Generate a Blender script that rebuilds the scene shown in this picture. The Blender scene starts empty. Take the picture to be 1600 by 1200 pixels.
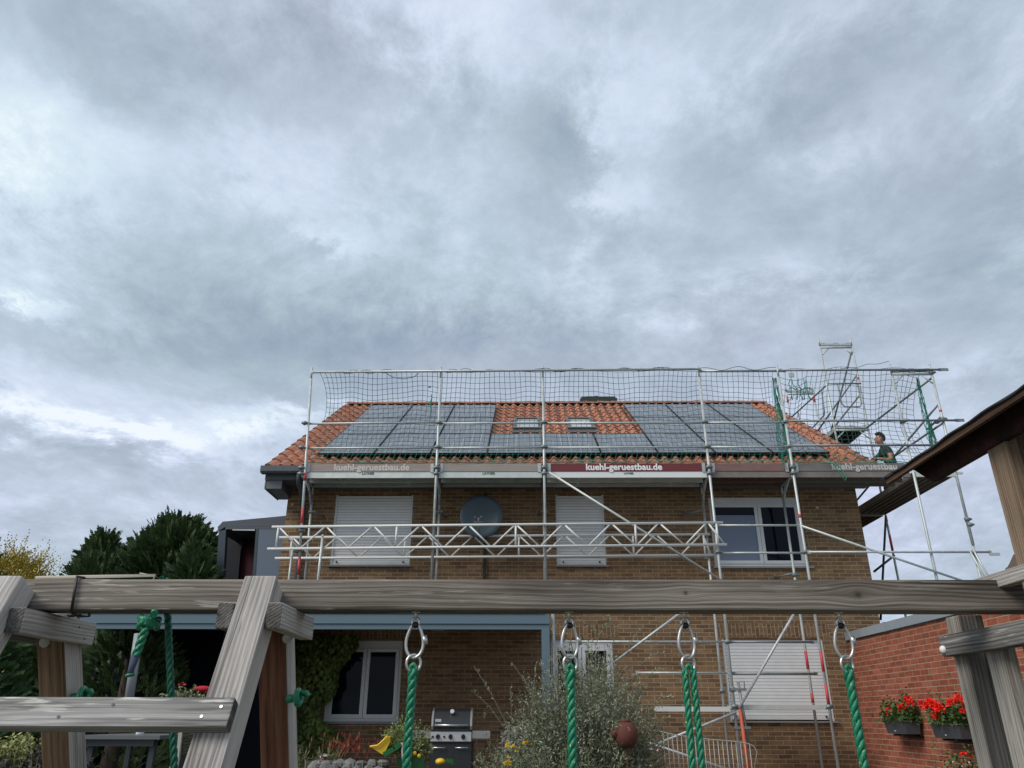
import bpy, bmesh, math, random
from mathutils import Vector, Matrix, noise
random.seed(7)
rnd = random.random
def U(a, b): return a + (b - a) * rnd()
rad = math.radians
sc = bpy.context.scene
COL = sc.collection
# ---------------------------------------------------------------- camera
F = 1180.0; PITCH = math.atan(521 / 1180); YAW = rad(1.0); ROLL = rad(.2); CZ = 1.3
_c, _s = math.cos(YAW), math.sin(YAW)
_r = Vector((_c, _s, 0)); _h = Vector((-_s, _c, 0)); _k = Vector((0, 0, 1))
FW = _h * math.cos(PITCH) + _k * math.sin(PITCH)
_u = -_h * math.sin(PITCH) + _k * math.cos(PITCH)
RT = _r * math.cos(ROLL) + _u * math.sin(ROLL)
UPV = -_r * math.sin(ROLL) + _u * math.cos(ROLL)
CAM = Vector((0, 0, CZ))
cam_d = bpy.data.cameras.new("camera"); cam = bpy.data.objects.new("camera", cam_d); COL.objects.link(cam)
m = Matrix((RT, UPV, -FW)).transposed().to_4x4(); m.translation = CAM; cam.matrix_world = m
cam_d.lens = 36 * F / 1600; cam_d.sensor_width = 36; cam_d.clip_end = 3000; cam_d.clip_start = .05
sc.camera = cam
def W(u, v, Y=None, X=None, Z=None):
    """survey helper: the world point seen at photo position u, v that lies on the plane y=Y / x=X / z=Z"""
    d = FW + RT * ((u - 800) / F) + UPV * ((600 - v) / F)
    t = Y / d.y if Y is not None else (X / d.x if X is not None else (Z - CZ) / d.z)
    return CAM + d * t
# ---------------------------------------------------------------- render and view
sc.view_settings.view_transform = 'Standard'; sc.view_settings.look = 'None'
sc.view_settings.exposure = 0.17; sc.view_settings.gamma = 1
SUN_EL, SUN_AZ = 42, -58        # degrees; azimuth from +y towards +x
# ---------------------------------------------------------------- node helpers
class NT:
    def __init__(s, tree): s.t = tree; s.n = tree.nodes; s.l = tree.links
    def new(s, typ, **kw):
        n = s.n.new(typ)
        for k, v in kw.items(): setattr(n, k, v)
        return n
    def put(s, inp, v):
        if hasattr(v, 'is_output') or isinstance(v, bpy.types.NodeSocket): s.l.new(v, inp)
        else:
            if isinstance(v, (tuple, list)) and len(v) == 3 and inp.type == 'RGBA': v = (*v, 1)
            inp.default_value = v
    def m(s, op, a, b=None, c=None, clamp=False):
        n = s.new('ShaderNodeMath', operation=op, use_clamp=clamp); s.put(n.inputs[0], a)
        if b is not None: s.put(n.inputs[1], b)
        if c is not None: s.put(n.inputs[2], c)
        return n.outputs[0]
    def noise(s, vec, scale, detail=4, rough=.55, dist=0, dim='3D'):
        n = s.new('ShaderNodeTexNoise'); n.noise_dimensions = dim
        if vec is not None: s.l.new(vec, n.inputs['Vector'])
        n.inputs['Scale'].default_value = scale; n.inputs['Detail'].default_value = detail
        n.inputs['Roughness'].default_value = rough; n.inputs['Distortion'].default_value = dist
        return n.outputs['Fac']
    def ramp(s, fac, stops, interp='LINEAR'):
        n = s.new('ShaderNodeValToRGB'); n.color_ramp.interpolation = interp
        e = n.color_ramp.elements
        while len(e) < len(stops): e.new(.5)
        for i, (p, c) in enumerate(stops):
            e[i].position = p; e[i].color = (*c, 1) if isinstance(c, (tuple, list)) else (c, c, c, 1)
        s.put(n.inputs[0], fac); return n.outputs[0]
    def mix(s, f, a, b, mode='MIX'):
        n = s.new('ShaderNodeMix', data_type='RGBA', blend_type=mode)
        s.put(n.inputs['Factor'], f); s.put(n.inputs[6], a); s.put(n.inputs[7], b); return n.outputs[2]
    def comb(s, x, y, z):
        n = s.new('ShaderNodeCombineXYZ')
        for i, v in enumerate((x, y, z)): s.put(n.inputs[i], v)
        return n.outputs[0]
    def sep(s, v):
        n = s.new('ShaderNodeSeparateXYZ'); s.l.new(v, n.inputs[0]); return n.outputs
    def mapr(s, v, a, b, c=0, d=1):
        n = s.new('ShaderNodeMapRange'); s.put(n.inputs[0], v)
        for i, q in enumerate((a, b, c, d)): n.inputs[i + 1].default_value = q
        return n.outputs[0]
    def mapping(s, vec, sca=(1, 1, 1), loc=(0, 0, 0), rot=(0, 0, 0)):
        n = s.new('ShaderNodeMapping'); s.l.new(vec, n.inputs[0])
        n.inputs['Scale'].default_value = sca; n.inputs['Location'].default_value = loc; n.inputs['Rotation'].default_value = rot
        return n.outputs[0]
MATS = {}
def mat(name, color=(.5, .5, .5), rough=.6, metal=0, spec=.5, fn=None, bump=None):
    if name in MATS: return MATS[name]
    M = bpy.data.materials.new(name); M.use_nodes = True
    nt = NT(M.node_tree); b = nt.n['Principled BSDF']
    b.inputs['Base Color'].default_value = (*color, 1); b.inputs['Roughness'].default_value = rough
    b.inputs['Metallic'].default_value = metal; b.inputs['Specular IOR Level'].default_value = spec
    if fn:
        r = fn(nt, b)
    MATS[name] = M; return M
def add_bump(nt, b, h, strength=.4, dist=.01):
    n = nt.new('ShaderNodeBump'); n.inputs['Strength'].default_value = strength; n.inputs['Distance'].default_value = dist
    nt.put(n.inputs['Height'], h); nt.l.new(n.outputs[0], b.inputs['Normal'])
def tc(nt, k='Object'): return nt.new('ShaderNodeTexCoord').outputs[k]
def gpos(nt): return nt.new('ShaderNodeNewGeometry').outputs['Position']
# ---------------------------------------------------------------- world: thin Nishita sky behind a full cloud cover
world = bpy.data.worlds.new("World"); sc.world = world; world.use_nodes = True
nt = NT(world.node_tree); bg = nt.n['Background']
sky = nt.new('ShaderNodeTexSky', sky_type='NISHITA'); sky.sun_disc = False
sky.sun_elevation = rad(SUN_EL); sky.sun_rotation = rad(SUN_AZ)
dirv = tc(nt, 'Generated')
sx, sy, sz = nt.sep(dirv)
az = nt.m('ARCTAN2', sx, sy); el = nt.m('ARCSINE', sz)
# clouds drift on a high flat layer: project the direction on it
dz = nt.m('ADD', nt.m('MAXIMUM', sz, 0.0), .26)
cx = nt.m('DIVIDE', sx, dz); cy = nt.m('DIVIDE', sy, dz)
cvec = nt.comb(cx, cy, 3.7)
w1 = nt.noise(cvec, 1.3, 3, .5)
w2 = nt.noise(nt.comb(cy, cx, 9.1), 1.3, 3, .5)
wx = nt.m('MULTIPLY', nt.m('SUBTRACT', w1, .5), .30); wy = nt.m('MULTIPLY', nt.m('SUBTRACT', w2, .5), .30)
cv2 = nt.comb(nt.m('ADD', cx, wx), nt.m('ADD', cy, wy), 1.3)
big = nt.noise(cv2, 1.7, 12, .64)
fine = nt.noise(nt.mapping(cv2, (1, .85, 1), (5, 2, 0)), 4.4, 12, .70)
wisp = nt.noise(nt.mapping(cv2, (1.2, 1, 1), (1, 7, 0), (0, 0, .5)), 11, 10, .72)
val = nt.m('ADD', nt.m('MULTIPLY', nt.m('SUBTRACT', big, .5), 1.0), nt.m('MULTIPLY', nt.m('SUBTRACT', fine, .5), .95))
val = nt.m('ADD', val, nt.m('MULTIPLY', nt.m('SUBTRACT', wisp, .5), .44))
aw = nt.m('ADD', az, nt.m('MULTIPLY', nt.m('SUBTRACT', fine, .5), .42))
ew = nt.m('ADD', el, nt.m('MULTIPLY', nt.m('SUBTRACT', fine, .5), .20))
def azel(u, v):
    d = (FW + RT * ((u - 800) / F) + UPV * ((600 - v) / F)).normalized()
    return math.atan2(d.x, d.y), math.asin(d.z)
# brighter gaps and darker banks of the cover: (photo u, v of its middle, half width px, half height px, weight)
BANKS = [(20, 240, 200, 110, .40), (420, 250, 240, 80, .15), (560, 360, 55, 18, .20), (240, 665, 130, 26, .50),
         (420, 655, 60, 18, .36), (60, 465, 70, 16, .30), (60, 640, 60, 40, .25), (960, 230, 50, 60, .16), (740, 60, 130, 140, .22), (1130, 90, 200, 60, .10),
         (960, 310, 60, 40, .2), (1250, 420, 200, 30, .12), (1330, 200, 90, 50, .08), (600, 580, 120, 24, .10), (1550, 560, 120, 30, .12), (1010, 120, 60, 120, .12),
         (160, 60, 220, 90, -.24), (430, 80, 260, 70, -.20), (230, 160, 110, 50, -.15), (650, 530, 260, 60, -.30), (390, 560, 260, 50, -.20), (1190, 220, 150, 110, -.20),
         (880, 210, 50, 90, -.16), (900, 260, 70, 60, -.12), (1350, 480, 220, 80, -.12), (1540, 300, 110, 160, -.14), (100, 720, 200, 40, -.10), (1370, 100, 120, 60, -.12),
         (1050, 560, 260, 60, -.10), (100, 530, 160, 30, -.12), (720, 170, 120, 60, -.08)]
for (u, v, su, sv, wgt) in BANKS:
    a0, e0 = azel(u, v); a1, _ = azel(u + su, v); _, e1 = azel(u, v - sv)
    da = nt.m('DIVIDE', nt.m('SUBTRACT', aw, a0), abs(a1 - a0)); de = nt.m('DIVIDE', nt.m('SUBTRACT', ew, e0), abs(e1 - e0))
    q = nt.m('ADD', nt.m('MULTIPLY', da, da), nt.m('MULTIPLY', de, de))
    g = nt.m('EXPONENT', nt.m('MULTIPLY', q, -.8))
    val = nt.m('MULTIPLY_ADD', g, wgt * 1.12, val)
cl = nt.ramp(nt.m('MULTIPLY_ADD', val, .88, .585, clamp=True),
             [(0, (.22, .275, .36)), (.25, (.30, .365, .46)), (.45, (.395, .465, .545)), (.60, (.475, .555, .65)), (.74, (.585, .665, .79)), (.88, (.68, .765, .86)), (1, (.82, .88, .93))])
# soft violet / cyan drift of hue in the cover
hue = nt.noise(cv2, .8, 3, .5)
cl = nt.mix(nt.mapr(hue, .35, .65), nt.mix(1.0, cl, (.965, 1.02, .995), 'MULTIPLY'), nt.mix(1.0, cl, (1.03, .99, 1.045), 'MULTIPLY'))
cov = nt.mix(.93, nt.mix(1.0, sky.outputs[0], (.10, .10, .10), 'MULTIPLY'), cl)
below = nt.m('LESS_THAN', sz, -.02)
nt.put(bg.inputs['Color'], nt.mix(below, cov, (.12, .13, .11)))
bg.inputs['Strength'].default_value = 1.0
world.cycles.sampling_method = 'AUTOMATIC'
# ---------------------------------------------------------------- the veiled sun
sd = bpy.data.lights.new("sun", 'SUN'); so = bpy.data.objects.new("sun", sd); COL.objects.link(so)
sd.energy = 2.3; sd.angle = rad(28); sd.color = (1, .96, .9)
sdir = Vector((math.sin(rad(SUN_AZ)) * math.cos(rad(SUN_EL)), -abs(math.cos(rad(SUN_AZ))) * math.cos(rad(SUN_EL)), math.sin(rad(SUN_EL))))
sky.sun_rotation = math.atan2(sdir.x, sdir.y)
so.rotation_euler = sdir.to_track_quat('Z', 'Y').to_euler()
# ---------------------------------------------------------------- mesh helpers
def setp(o, parent):
    # meshes are written in world coordinates; things are Empties at their base
    o.parent = parent
    o.matrix_parent_inverse = parent.matrix_basis.inverted() if parent.type == 'EMPTY' or parent.get('local') else Matrix()
class MB:
    def __init__(s): s.v = []; s.f = []; s.mi = []; s.sm = []
    def add(s, vs, fs, mi=0, smooth=False):
        o = len(s.v); s.v += [tuple(v) for v in vs]
        for f in fs: s.f.append(tuple(i + o for i in f)); s.mi.append(mi); s.sm.append(smooth)
    def quad(s, a, b, c, d, mi=0): s.add([a, b, c, d], [(0, 1, 2, 3)], mi)
    def box(s, x0, x1, y0, y1, z0, z1, mi=0):
        v = [(x, y, z) for x in (x0, x1) for y in (y0, y1) for z in (z0, z1)]
        s.add(v, [(0, 1, 3, 2), (4, 6, 7, 5), (0, 4, 5, 1), (2, 3, 7, 6), (0, 2, 6, 4), (1, 5, 7, 3)], mi)
    def bar(s, p, q, w, d, up=(0, 0, 1), mi=0):
        p = Vector(p); q = Vector(q); t = (q - p).normalized(); a = Vector(up)
        if abs(t.dot(a)) > .98: a = Vector((0, 1, 0))
        sv = t.cross(a).normalized(); n = sv.cross(t).normalized()
        v = [c + sv * (i * w / 2) + n * (j * d / 2) for c in (p, q) for i, j in ((-1, -1), (1, -1), (1, 1), (-1, 1))]
        s.add(v, [(3, 2, 1, 0), (4, 5, 6, 7), (0, 1, 5, 4), (1, 2, 6, 5), (2, 3, 7, 6), (3, 0, 4, 7)], mi)
    def tube(s, pts, r, n=10, mi=0, cap=True, closed=False, smooth=True):
        pts = [Vector(p) for p in pts]; rs = r if isinstance(r, (list, tuple)) else [r] * len(pts)
        N = len(pts); vs = []; prev = None
        for i, p in enumerate(pts):
            if closed: t = pts[(i + 1) % N] - pts[i - 1]
            else: t = pts[min(i + 1, N - 1)] - pts[max(i - 1, 0)]
            t.normalize()
            if prev is None:
                a = Vector((0, 0, 1)) if abs(t.z) < .9 else Vector((1, 0, 0)); x = t.cross(a).normalized()
            else: x = (prev - t * prev.dot(t)); x = x.normalized() if x.length > 1e-6 else t.orthogonal().normalized()
            prev = x; y = t.cross(x)
            for k in range(n):
                a = 2 * math.pi * k / n; vs.append(p + (x * math.cos(a) + y * math.sin(a)) * rs[i])
        fs = []
        for i in range(N if closed else N - 1):
            j = (i + 1) % N
            for k in range(n): fs.append((i * n + k, i * n + (k + 1) % n, j * n + (k + 1) % n, j * n + k))
        if cap and not closed: s.add(vs, fs, mi, smooth); o = len(s.v) - len(vs); \
            s.f += [tuple(o + k for k in reversed(range(n))), tuple(o + (N - 1) * n + k for k in range(n))]; s.mi += [mi, mi]; s.sm += [False, False]
        else: s.add(vs, fs, mi, smooth)
    def prism(s, poly, d, mi=0):
        """poly: list of 3d points (planar); d: extrusion vector"""
        n = len(poly); d = Vector(d); v = [Vector(p) for p in poly]; v += [p + d for p in v]
        fs = [tuple(range(n)), tuple(reversed(range(n, 2 * n)))]
        fs += [(i, n + i, n + (i + 1) % n, (i + 1) % n) for i in range(n)]
        s.add(v, fs, mi)
    def ball(s, c, r, nu=12, nv=8, mi=0):
        c = Vector(c); r = r if isinstance(r, (tuple, list)) else (r, r, r); vs = []
        for i in range(nv + 1):
            t = math.pi * i / nv
            for k in range(nu):
                a = 2 * math.pi * k / nu; vs.append((c.x + r[0] * math.sin(t) * math.cos(a), c.y + r[1] * math.sin(t) * math.sin(a), c.z + r[2] * math.cos(t)))
        s.add(vs, [(i * nu + k, (i + 1) * nu + k, (i + 1) * nu + (k + 1) % nu, i * nu + (k + 1) % nu) for i in range(nv) for k in range(nu)], mi, True)
    def build(s, name, mats, parent=None, fix=True):
        me = bpy.data.meshes.new(name); me.from_pydata(s.v, [], s.f)
        if not isinstance(mats, (list, tuple)): mats = [mats]
        for q in mats: me.materials.append(q)
        me.polygons.foreach_set('material_index', s.mi); me.polygons.foreach_set('use_smooth', s.sm)
        if fix and len(s.f) < 30000:
            bm = bmesh.new(); bm.from_mesh(me); bmesh.ops.recalc_face_normals(bm, faces=bm.faces); bm.to_mesh(me); bm.free()
        me.update(); o = bpy.data.objects.new(name, me); COL.objects.link(o)
        if parent: setp(o, parent)
        return o
def tag(o, label=None, cat=None, group=None, kind=None):
    if label: o['label'] = label
    if cat: o['category'] = cat
    if group: o['group'] = group
    if kind: o['kind'] = kind
    return o
def thing(name, label, cat, loc=(0, 0, 0), group=None):
    o = bpy.data.objects.new(name, None); COL.objects.link(o); o.location = loc; o.empty_display_size = .1
    return tag(o, label, cat, group)
def bevel(o, w, seg=2):
    bm = bmesh.new(); bm.from_mesh(o.data)
    bmesh.ops.bevel(bm, geom=list(bm.edges), offset=w, segments=seg, affect='EDGES', profile=.6)
    bm.to_mesh(o.data); bm.free(); return o
def part(name, mats, parent, fn, *a, **k):
    b = MB(); fn(b, *a, **k); return b.build(name, mats, parent)
# ---------------------------------------------------------------- materials
def wood_mat(name, light, mid, dark, knots=(), fleck=.0, stretch=.5, warm=None, seed=0, grain=38):
    def fn(nt, b):
        o = tc(nt); x, y, z = nt.sep(o)
        rnd_i = nt.new('ShaderNodeObjectInfo').outputs['Random']
        off = nt.m('MULTIPLY', rnd_i, 37.0)
        if knots: off = nt.m('MULTIPLY', off, 0)
        x2 = nt.m('ADD', nt.m('MULTIPLY', x, stretch), nt.m('ADD', off, seed))
        yy, zz = y, z
        core = None
        for (kx, kz, s, amp) in knots:
            dx = nt.m('DIVIDE', nt.m('SUBTRACT', x, kx), s * 2.6); dzz = nt.m('DIVIDE', nt.m('SUBTRACT', z, kz), s)
            q = nt.m('ADD', nt.m('MULTIPLY', dx, dx), nt.m('MULTIPLY', dzz, dzz))
            g = nt.m('EXPONENT', nt.m('MULTIPLY', q, -1.0))
            sg = nt.m('MULTIPLY', g, dzz)
            zz = nt.m('SUBTRACT', zz, nt.m('MULTIPLY', sg, amp * s * 1.1))
            dx2 = nt.m('MULTIPLY', nt.m('SUBTRACT', x, kx), 1 / (s * .42)); dz2 = nt.m('MULTIPLY', nt.m('SUBTRACT', z, kz), 1 / (s * .36))
            c2 = nt.m('EXPONENT', nt.m('MULTIPLY', nt.m('ADD', nt.m('MULTIPLY', dx2, dx2), nt.m('MULTIPLY', dz2, dz2)), -1.5))
            core = c2 if core is None else nt.m('ADD', core, c2, clamp=True)
        v = nt.comb(x2, yy, zz)
        wav = nt.noise(nt.mapping(v, (2.4, 6, 6)), 1, 3, .5)
        zz2 = nt.m('ADD', zz, nt.m('MULTIPLY', nt.m('SUBTRACT', wav, .5), .05))
        vv = nt.comb(x2, yy, zz2)
        rings = nt.m('FRACT', nt.m('MULTIPLY', nt.m('ADD', zz2, nt.m('MULTIPLY', yy, .8)), float(grain * 2.6)))
        rings = nt.m('MULTIPLY', nt.m('PINGPONG', rings, .5), 2)
        fib = nt.noise(nt.mapping(vv, (3, 170, 170)), 1, 5, .65)
        fib2 = nt.noise(nt.mapping(vv, (1.3, 62, 62), (9, 9, 9)), 1, 4, .6, .3)
        mot = nt.noise(nt.mapping(v, (2.2, 9, 9), (3, 3, 3)), 1, 4, .6)
        f = nt.m('ADD', nt.m('MULTIPLY', rings, .13), nt.m('ADD', nt.m('ADD', nt.m('MULTIPLY', fib, .38), nt.m('MULTIPLY', fib2, .45)), nt.m('MULTIPLY', nt.m('SUBTRACT', mot, .5), 1.0)))
        col = nt.ramp(f, [(.28, dark), (.46, mid), (.68, light)])
        crack = nt.noise(nt.mapping(vv, (1.1, 95, 95), (7, 1, 2)), 1, 2, .5)
        ck = nt.ramp(crack, [(.26, 1), (.31, 0)])
        col = nt.mix(nt.m('MULTIPLY', ck, .75), col, tuple(c * .35 for c in dark))
        if fleck:
            fl = nt.noise(nt.mapping(v, (9, 60, 60), (1, 5, 2)), 1, 3, .6, .3)
            area = nt.noise(nt.mapping(v, (1.5, 9, 9), (4, 4, 4)), 1, 2, .5)
            m_ = nt.m('MULTIPLY', nt.ramp(fl, [(.58, 0), (.63, 1)]), nt.ramp(area, [(.42, 0), (.58, 1)]))
            col = nt.mix(nt.m('MULTIPLY', m_, fleck), col, (.66, .63, .57))
        if core is not None: col = nt.mix(nt.m('MULTIPLY', core, .85), col, (.035, .028, .022))
        nt.put(b.inputs['Base Color'], col)
        nt.put(b.inputs['Roughness'], .82); b.inputs['Specular IOR Level'].default_value = .25
        add_bump(nt, b, nt.m('SUBTRACT', nt.m('ADD', nt.m('MULTIPLY', rings, .3), fib), nt.m('MULTIPLY', ck, 1.6)), .9, .0035)
    return mat(name, fn=fn)
GREY_L, GREY_M, GREY_D = (.56, .52, .475), (.235, .215, .195), (.10, .088, .078)
def metal_mat(name, col, rough=.42, metal=.75, var=.25, bands=None):
    def fn(nt, b):
        p = gpos(nt); n1 = nt.noise(p, 6, 5, .65); n2 = nt.noise(p, 45, 3, .6)
        f = nt.m('ADD', nt.m('MULTIPLY', n1, .6), nt.m('MULTIPLY', n2, .4))
        c = nt.mix(nt.mapr(f, .3, .7), tuple(q * (1 - var) for q in col), tuple(min(1, q * (1 + var)) for q in col))
        spots = nt.ramp(nt.noise(p, 17, 4, .7), [(.66, 0), (.72, 1)])
        c = nt.mix(nt.m('MULTIPLY', spots, .5), c, (.55, .55, .52))
        nt.put(b.inputs['Base Color'], c); nt.put(b.inputs['Roughness'], nt.mapr(n1, .3, .7, rough - .08, rough + .15))
        b.inputs['Metallic'].default_value = metal
    return mat(name, fn=fn)
GALV = metal_mat('galvanised_steel', (.47, .50, .485), .45, .35)
GALV_D = metal_mat('dark_galvanised_steel', (.22, .245, .25), .5, .5)
ALU = metal_mat('dull_aluminium', (.60, .62, .58), .42, .45, .12)
ALU_D = metal_mat('deck_underside_aluminium', (.62, .63, .60), .55, .3, .2)
REDP = metal_mat('worn_red_paint', (.50, .05, .06), .5, 0, .3)
ORNG = metal_mat('orange_red_paint', (.46, .085, .035), .5, 0, .25)
RUST = metal_mat('rust_patina', (.115, .036, .024), .85, .1, .3)
ZINC = metal_mat('zinc_gutter_grey', (.12, .13, .14), .5, .3, .2)
STEEL = metal_mat('bright_zinc_steel', (.62, .62, .60), .28, .9, .12)
SLATE_METAL = mat('slate_grey_coated_metal', (.11, .165, .20), .42)
DKMETAL = mat('anthracite_metal', (.035, .042, .05), .45)
BLACK = mat('black_plastic', (.012, .012, .013), .5)
WHITEP = mat('white_window_plastic', fn=lambda nt, b: nt.put(b.inputs['Base Color'], nt.mix(nt.noise(gpos(nt), 3, 4), (.62, .63, .63), (.72, .73, .73))))
def brick_mat(name, axis, c1, c2, mortar, bw, bh, msz, vert=False, dirt=.5):
    def fn(nt, b):
        x, y, z = nt.sep(gpos(nt)); h = x if axis == 'x' else y
        v = nt.comb(z, h, 0) if vert else nt.comb(h, z, 0)
        jit = nt.noise(gpos(nt), 7, 2); jv = nt.m('MULTIPLY', nt.m('SUBTRACT', jit, .5), .006)
        vj = nt.new('ShaderNodeVectorMath', operation='ADD'); nt.l.new(v, vj.inputs[0]); nt.l.new(nt.comb(jv, jv, 0), vj.inputs[1]); v = vj.outputs[0]
        br = nt.new('ShaderNodeTexBrick'); nt.l.new(v, br.inputs['Vector'])
        br.offset = .5; br.offset_frequency = 2; br.squash = 1; br.squash_frequency = 3
        br.inputs['Scale'].default_value = 1; br.inputs['Mortar Size'].default_value = msz; br.inputs['Mortar Smooth'].default_value = .25
        br.inputs['Bias'].default_value = 0; br.inputs['Brick Width'].default_value = bw; br.inputs['Row Height'].default_value = bh
        br.inputs['Color1'].default_value = (0, 0, 0, 1); br.inputs['Color2'].default_value = (1, 1, 1, 1); br.inputs['Mortar'].default_value = (.5, .5, .5, 1)
        nn = nt.noise(gpos(nt), 30, 4, .65); big = nt.noise(gpos(nt), 1.1, 4, .6)
        rgb = br.outputs['Color']
        t = nt.m('ADD', nt.m('MULTIPLY', nt.sep(rgb)[0], .75), nt.m('MULTIPLY', nt.m('SUBTRACT', nn, .5), .9), clamp=True)
        bc = nt.mix(t, c1, c2)
        tint = nt.noise(nt.comb(nt.m('MULTIPLY', h, 3.1), nt.m('MULTIPLY', z, 13.8), 0), 1, 1, .5)
        bc = nt.mix(nt.mapr(tint, .35, .65), nt.mix(1, bc, (.82, .80, .82), 'MULTIPLY'), nt.mix(1, bc, (1.16, 1.12, 1.0), 'MULTIPLY'))
        mc = nt.mix(nt.noise(gpos(nt), 5, 4, .7), tuple(q * .6 for q in mortar), tuple(q * 1.15 for q in mortar))
        col = nt.mix(br.outputs['Fac'], bc, mc)
        col = nt.mix(nt.m('MULTIPLY', nt.mapr(big, .4, .75), dirt), col, nt.mix(1, col, (.55, .52, .5), 'MULTIPLY'))
        nt.put(b.inputs['Base Color'], col); b.inputs['Roughness'].default_value = .88; b.inputs['Specular IOR Level'].default_value = .2
        add_bump(nt, b, nt.m('ADD', nt.m('MULTIPLY', br.outputs['Fac'], -1), nt.m('MULTIPLY', nn, .35)), .6, .008)
    return mat(name, fn=fn)
HC1, HC2, HM = (.165, .098, .056), (.31, .198, .112), (.46, .37, .25)
BRK = brick_mat('brown_brick_front', 'x', HC1, HC2, HM, .245, .0725, .0055)
BRK_S = brick_mat('brown_brick_side', 'y', HC1, HC2, HM, .245, .0725, .0055)
SOLD = brick_mat('brown_brick_soldier_course', 'x', HC1, HC2, HM, .26, .0725, .006, vert=True)
RBRK = brick_mat('red_brick_garage', 'y', (.235, .072, .045), (.35, .118, .076), (.42, .34, .24), .25, .0825, .0055, dirt=.15)
RBRK_F = brick_mat('red_brick_front', 'x', (.235, .072, .045), (.35, .118, .076), (.42, .34, .24), .25, .0825, .0055, dirt=.15)
TILE_P, TILE_R = .223, .335
A_ROOF = math.atan2(3.75, 5.9); CA, SA = math.cos(A_ROOF), math.sin(A_ROOF)
def tile_fn(nt, b):
    uv = nt.new('ShaderNodeUVMap').outputs[0]; x, s, _ = nt.sep(uv)
    fx = nt.m('FLOOR', x); fs = nt.m('FLOOR', s)
    wn = nt.new('ShaderNodeTexWhiteNoise', noise_dimensions='2D'); nt.l.new(nt.comb(fx, fs, 0), wn.inputs['Vector'])
    c = nt.ramp(wn.outputs['Value'], [(0, (.33, .12, .065)), (.4, (.38, .145, .078)), (.75, (.42, .17, .092)), (1, (.35, .15, .09))])
    p = gpos(nt); n1 = nt.noise(p, 9, 5, .7); n2 = nt.noise(p, 1.4, 3, .6)
    low = nt.m('FRACT', s)
    moss = nt.m('MULTIPLY', nt.m('ADD', n1, nt.m('MULTIPLY', n2, .5)), 1.0)
    c = nt.mix(nt.m('MULTIPLY', nt.mapr(moss, .80, 1.0), .6), c, (.045, .035, .025))
    c = nt.mix(nt.mapr(nt.noise(p, 5, 3), .58, .75, 0, .35), c, (.50, .42, .32))
    nt.put(b.inputs['Base Color'], c); b.inputs['Roughness'].default_value = .8; add_bump(nt, b, n1, .15, .006)
TILE = mat('terracotta_pantile', fn=tile_fn)
def panel_fn(nt, b):
    x, y, z = nt.sep(tc(nt))       # local: x across, y up the slope
    fx = nt.m('ABSOLUTE', nt.m('SUBTRACT', nt.m('FRACT', nt.m('DIVIDE', nt.m('ADD', x, .56), .1866)), .5))
    fy = nt.m('ABSOLUTE', nt.m('SUBTRACT', nt.m('FRACT', nt.m('DIVIDE', nt.m('ADD', y, .87), .0967)), .5))
    ln = nt.m('GREATER_THAN', fx, .478); ln2 = nt.m('GREATER_THAN', fy, .475)
    half = nt.m('LESS_THAN', nt.m('ABSOLUTE', y), .012)
    bus = nt.m('ABSOLUTE', nt.m('SUBTRACT', nt.m('FRACT', nt.m('DIVIDE', nt.m('ADD', x, .56), .0187)), .5))
    c = nt.mix(nt.noise(tc(nt), 4, 3), (.095, .108, .125), (.12, .135, .152))
    c = nt.mix(nt.m('MULTIPLY', nt.m('GREATER_THAN', bus, .44), .35), c, (.16, .18, .2))
    c = nt.mix(nt.m('MULTIPLY', ln2, .35), c, (.16, .18, .2))
    c = nt.mix(nt.m('MULTIPLY', nt.m('MAXIMUM', ln, half), .85), c, (.44, .47, .50))
    nt.put(b.inputs['Base Color'], c)
    nt.put(b.inputs['Roughness'], nt.mapr(nt.noise(gpos(nt), 3, 3), .3, .7, .25, .38)); b.inputs['IOR'].default_value = 1.5
PANEL = mat('solar_cells', fn=panel_fn)
PFRAME = mat('black_panel_frame', (.02, .02, .022), .4, .5)
def shutter_fn(nt, b):
    x, y, z = nt.sep(gpos(nt))
    f = nt.m('FRACT', nt.m('DIVIDE', z, .056)); g = nt.m('PINGPONG', f, .5)
    n = nt.noise(gpos(nt), 6, 4)
    c = nt.mix(nt.mapr(n, .3, .7), (.72, .725, .71), (.79, .79, .775))
    nt.put(b.inputs['Base Color'], nt.mix(nt.m('LESS_THAN', f, .13), c, (.20, .205, .20)))
    b.inputs['Roughness'].default_value = .45
SHUT = mat('shutter_slats', fn=shutter_fn)
def glass_mat(name, c, r=.06, s=.5): return mat(name, c, r, 0, s)
GLASS = glass_mat('dark_window_glass', (.004, .007, .014), .05, .12)
BLIND = mat('pale_blue_blind', (.17, .21, .29), .5)
def leafm(name, a, b_, rough=.6, scale=3, tr=.25):
    def fn(nt, b):
        n = nt.noise(gpos(nt), scale, 4, .65); n2 = nt.noise(gpos(nt), scale * 9, 2, .6)
        f = nt.m('ADD', nt.m('MULTIPLY', n, .55), nt.m('MULTIPLY', n2, .45))
        nt.put(b.inputs['Base Color'], nt.mix(nt.mapr(f, .36, .64), a, b_)); b.inputs['Roughness'].default_value = rough
        b.inputs['Specular IOR Level'].default_value = .25
    return mat(name, fn=fn)
CONIF = leafm('dark_conifer_needles', (.026, .052, .018), (.095, .14, .05))
GOLD = leafm('golden_leaves', (.22, .19, .03), (.55, .42, .09))
BARK = mat('bark', (.07, .05, .035), .9)
IVY = leafm('climber_leaves', (.028, .055, .012), (.17, .225, .05), .5, 2.2)
SILV = leafm('silvery_willow_leaves', (.08, .105, .045), (.37, .40, .27), .6, 2.5)
GRN = leafm('fresh_green_leaves', (.03, .07, .015), (.13, .20, .05), .5, 5)
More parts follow.
